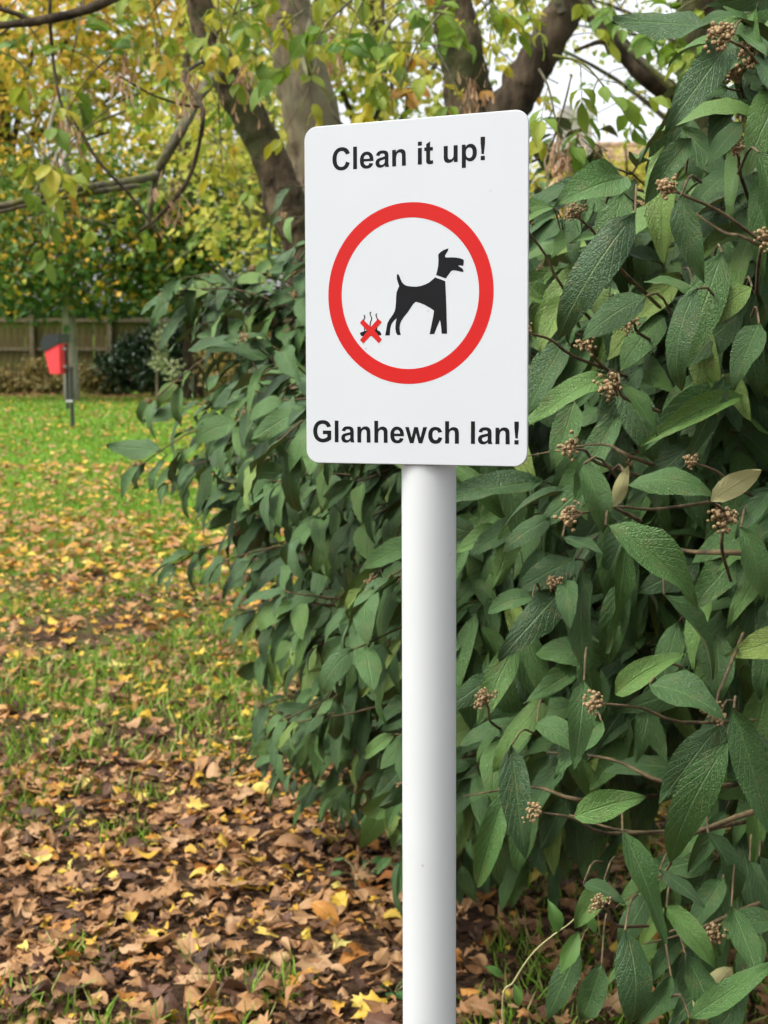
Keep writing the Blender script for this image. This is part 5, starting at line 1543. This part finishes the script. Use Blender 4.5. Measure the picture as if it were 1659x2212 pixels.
# ------------------------------------------------------------------ red waste bin
def build_bin():
    Y = 23.4
    base = at(157, 925, Y)
    root = thing('dog_waste_bin', (base[0], Y, 0), 'red dog waste bin with black lid on a black post on the lawn', 'bin')
    s = Y / FPX                                   # metres per pixel at this distance

    def q(px, py):                                # offsets from the stake foot, in the plane of the bin's side
        return ((px - 157) * s, (925 - py) * s * 1.0)
    rz = math.radians(-16)
    Rz = np.array([[math.cos(rz), -math.sin(rz), 0], [math.sin(rz), math.cos(rz), 0], [0, 0, 1]])

    def prism(profile, y0, y1, y0b=None):
        a = np.array([[x, y0, z] for x, z in profile])
        b = np.array([[x, y1, z] for x, z in profile])
        m = len(profile)
        v = np.vstack([a, b]) @ Rz.T + np.array([base[0], Y, 0])
        i = np.arange(m)
        j = (i + 1) % m
        g = bmesh.new()
        vs = [g.verts.new(p) for p in v]
        g.faces.new([vs[k] for k in range(m)])
        g.faces.new([vs[k + m] for k in range(m)][::-1])
        for k in range(m):
            g.faces.new([vs[k], vs[k + m], vs[j[k] + m], vs[j[k]]])
        bmesh.ops.recalc_face_normals(g, faces=g.faces)
        bmesh.ops.bevel(g, geom=list(g.edges), offset=0.008, segments=2, affect='EDGES')
        me = bpy.data.meshes.new('bin_piece')
        g.to_mesh(me)
        g.free()
        return me

    body = prism([q(103, 752), q(141, 738), q(141, 806), q(117, 806)], -0.15, 0.15)
    body.materials.append(M_BINRED)
    o = child('body', body, root)
    lid = prism([q(96, 744), q(99, 734), q(112, 722), q(143, 720), q(143, 740), q(104, 759)], -0.17, 0.17)
    lid.materials.append(M_BINBLACK)
    child('lid', lid, root)
    gm = Geo()

    def bar(px, y0, y1, w, mat, name, yoff=0.0):
        gm = Geo()
        x, za = q(px, y0)
        _, zb = q(px, y1)
        c = np.array([x, yoff, (za + zb) / 2]) @ Rz.T + np.array([base[0], Y, 0])
        gm.box(c, (w, w, abs(za - zb)), rz)
        child(name, gm.mesh(name, mat, smooth=False), root)
    bar(147, 742, 882, 0.036, M_BINBLACK, 'bin_post')
    bar(157, 790, 934, 0.042, M_BINBLACK, 'ground_stake')
    for py, m in ((797, M_BINBLACK), (864, M_STEEL)):
        x, z = q(152, py)
        gm = Geo()
        gm.box(np.array([x, 0, z]) @ Rz.T + np.array([base[0], Y, 0]), (0.11, 0.055, 0.03), rz)
        child('clamp', gm.mesh('clamp', m, smooth=False), root)
    for py in (752, 790):
        x, z = q(144, py)
        gm = Geo()
        gm.box(np.array([x, 0, z]) @ Rz.T + np.array([base[0], Y, 0]), (0.05, 0.09, 0.03), rz)
        child('bracket', gm.mesh('bracket', M_STEEL, smooth=False), root)
    gm = Geo()
    x0, z0 = q(110, 752)
    x1, z1 = q(113, 776)
    gm.box(np.array([(x0 + x1) / 2 - 0.02, 0, (z0 + z1) / 2]) @ Rz.T + np.array([base[0], Y, 0]), (0.012, 0.12, 0.1), rz)


build_bin()


# ------------------------------------------------------------------ house with chimney
def build_house():
    Y = 40.0
    cx = at(1330, 400, Y)[0]
    root = thing('stone_house', (cx, Y + 3, 0), 'pale stone house with tiled roof and square chimney beyond the shrub', 'house')
    x0, x1 = at(1228, 400, Y)[0], at(1462, 400, Y)[0] + 1.0
    zr = at(1330, 288, Y)[2]
    ze = zr - 2.3
    gm = Geo()
    gm.box(((x0 + x1) / 2, Y + 3.0, ze / 2), (x1 - x0, 5.0, ze))
    child('wall', gm.mesh('wall', M_STONE, smooth=False), root)
    # roof: front and back slopes as slabs with gable fill
    sl = math.atan2(2.3, 2.9)
    gm = Geo()
    for sgn in (-1, 1):
        c = np.array([(x0 + x1) / 2, Y + 3.0 + sgn * 1.45, ze + 1.15 - 0.03])
        a = sgn * -sl
        M = np.array([[1, 0, 0], [0, math.cos(a), -math.sin(a)], [0, math.sin(a), math.cos(a)]])
        gm.box(c, (x1 - x0 + 0.4, math.hypot(2.3, 2.9), 0.08), 0, M)
    for x in (x0 + 0.02, x1 - 0.02):
        gm.add(np.array([[x, Y + 0.5, ze], [x, Y + 5.5, ze], [x, Y + 3, zr - 0.35]]), (), [[0, 1, 2]])
    roof = child('roof', gm.mesh('roof', M_TILE, smooth=False), root)
    # tiles in courses on the slope that faces the lawn; the rest of the courses joined
    tile = Geo()
    tile.box((0, 0, 0), (0.29, 0.36, 0.035))
    tme = tile.mesh('tile', M_TILE, smooth=False)
    g = np.random.default_rng(66)
    rest = Geo()
    M = np.array([[1, 0, 0], [0, math.cos(sl), -math.sin(sl)], [0, math.sin(sl), math.cos(sl)]])
    nx = int((x1 - x0 + 0.4) / 0.3)
    for r in range(11):
        for k in range(nx):
            x = x0 - 0.2 + (k + 0.5 + 0.5 * (r % 2)) * 0.3
            t = 0.12 + r * 0.3
            p = np.array([x, Y + 3.0 - t * math.cos(sl), zr - t * math.sin(sl) + 0.055 + g.uniform(0, 0.008)])
            if r < 5:
                o = link('tile', tme, roof, (p - np.array([cx, Y + 3, 0]) - np.array(roof.location) * 0).tolist())
                o.location = p.tolist()
                o.rotation_euler = (sl - 0.06, 0, g.normal(0, 0.008))
            else:
                rest.box(p, (0.29, 0.36, 0.035), 0, M)
    o = link('tile_courses', rest.mesh('tile_courses', M_TILE, smooth=False), roof)
    o['kind'] = 'stuff'
    for k in range(int((x1 - x0 + 0.4) / 0.42)):
        gm = Geo()
        x = x0 - 0.2 + k * 0.42
        gm.tube(np.array([[x, Y + 3, zr + 0.03], [x + 0.4, Y + 3, zr + 0.03]]), 0.12, 8)
        link('ridge_tile', gm.mesh('ridge_tile', M_TILE), roof)
    # chimney standing on the gable end
    l, r_ = at(1222, 300, Y)[0], at(1302, 300, Y)[0]
    zt = at(1260, 236, Y)[2]
    w = r_ - l
    ym = Y + 2.2
    zb = zr - 2.2
    gm = Geo()
    gm.box(((l + r_) / 2, ym, (zb + zt) / 2), (w * 0.92, 0.8, zt - zb))
    ch = child('chimney', gm.mesh('chimney', M_STONE, smooth=False), root)
    gm = Geo()
    gm.box(((l + r_) / 2, ym, zt + 0.10), (w * 1.04, 0.92, 0.19))
    gm.box(((l + r_) / 2, ym, zt + 0.22), (w * 0.9, 0.8, 0.06))
    link('chimney_cap', gm.mesh('chimney_cap', M_STONE, smooth=False), ch)
    for k in (-0.2, 0.18):
        gm = Geo()
        gm.tube(np.array([[(l + r_) / 2 + k * w, ym, zt + 0.2], [(l + r_) / 2 + k * w, ym, zt + 0.34], [(l + r_) / 2 + k * w, ym, zt + 0.4]]), [0.15, 0.13, 0.15], 12)
        link('chimney_pot', gm.mesh('chimney_pot', M_POT), ch)
    for k in range(2):
        xw = x0 + (k + 0.5) * (x1 - x0) / 2
        gm = Geo()
        gm.box((xw, Y + 0.49, 1.6), (1.1, 0.06, 1.2))
        wd = child('window', gm.mesh('window', M_FRAME, smooth=False), root)
        for s in (-1, 1):
            gm = Geo()
            gm.box((xw + s * 0.26, Y + 0.45, 1.6), (0.44, 0.02, 1.05))
            link('pane', gm.mesh('pane', M_GLASS, smooth=False), wd)


build_house()


# ------------------------------------------------------------------ small plants by the post
def small_plant(name, px, py, label, cat, nleaf, size, spread, height, mat, seed, group=None):
    g = np.random.default_rng(seed)
    d = at(px, py, 1.0) - np.array([0, 0, CAM_H])
    Y = -CAM_H / d[2] * d[1]
    b = at(px, py, Y)
    root = thing(name, (b[0], b[1], 0.0), label, cat, group)
    gm = Geo()
    tm = [mesh_np('leaf_blade', tv, tf, mat, tu, np.zeros(len(tv))) for tv, tf, tu in LEAFLET_T]
    for k in range(nleaf):
        a = g.uniform(0, 2 * math.pi)
        e = np.array([math.cos(a) * spread * g.uniform(0.3, 1), math.sin(a) * spread * g.uniform(0.3, 1), height * g.uniform(0.5, 1)])
        gm.tube(spline([np.array([0, 0, -0.01]), e * np.array([0.4, 0.4, 0.8]), e], 6) + b, [0.002, 0.0012], 4, cap=False)
        o = link('leaf', tm[g.integers(0, 5)], root)
        R = frames(norm(np.array([[math.cos(a), math.sin(a), -0.1]])), norm(g.normal(0, 0.25, (1, 3)) + np.array([0, -0.3, 1.0])))[0]
        s = size * g.uniform(0.75, 1.25)
        m4 = np.eye(4)
        m4[:3, :3] = R * np.array([s * 1.5, s, s])[None]
        m4[:3, 3] = e
        o.matrix_local = Matrix(m4.tolist())
    child('stem', gm.mesh('stem', M_VINESTEM), root)


small_plant('weed', 775, 1925, 'bright green weed with pointed leaves growing in the litter below the shrub', 'weed', 9, 0.045, 0.09, 0.09, M_WEED, 81, 'weeds in the leaf litter')
small_plant('weed', 850, 2160, 'low green clover-like weed beside the lower part of the post', 'weed', 6, 0.03, 0.04, 0.035, M_WEED, 82, 'weeds in the leaf litter')
small_plant('weed', 565, 2000, 'tiny green seedling in the middle of the leaf litter', 'weed', 4, 0.026, 0.03, 0.03, M_WEED, 83, 'weeds in the leaf litter')


def build_vine():
    g = np.random.default_rng(91)
    pts = PX(1.95, (1085, 2180), (1110, 2120), (1150, 2060), (1195, 2020), (1230, 1995), (1265, 1960))
    base = np.array([pts[0][0] - 0.02, pts[0][1] + 0.05, 0.0])
    root = thing('climbing_vine', tuple(base), 'thin pale climber with lime green leaves scrambling over the shrub by the post', 'vine')
    gm = Geo()
    gm.tube(spline([base + np.array([0, 0, -0.02]), (base + pts[0]) / 2 + np.array([0.03, 0, 0.05])] + pts, 40), [0.0014, 0.0013, 0.001], 5)
    child('stem', gm.mesh('stem', M_VINESTEM), root)
    tm = [mesh_np('leaf_blade', tv, tf, M_VINE, tu, np.zeros(len(tv))) for tv, tf, tu in LEAFLET_T]
    for (bx, by), (tx, ty), Y, w in (((1205, 2015), (1190, 1945), 1.92, 0.8), ((1110, 2125), (1125, 2180), 1.93, 0.75), ((1085, 2110), (1050, 2085), 1.93, 0.75), ((1250, 2010), (1210, 2105), 1.86, 0.75), ((1262, 1962), (1290, 2020), 1.92, 0.75)):
        a, b = at(bx, by, Y), at(tx, ty, Y - 0.01)
        l = float(np.linalg.norm(b - a))
        R = frames(norm((b - a)[None]), norm(np.array([[0.1, -0.8, 0.5]])))[0]
        o = link('leaf', tm[g.integers(0, 5)], root)
        m4 = np.eye(4)
        m4[:3, :3] = R * np.array([l * w, l, l])[None]
        m4[:3, 3] = a - base
        o.matrix_local = Matrix(m4.tolist())


build_vine()
bpy.context.view_layer.update()
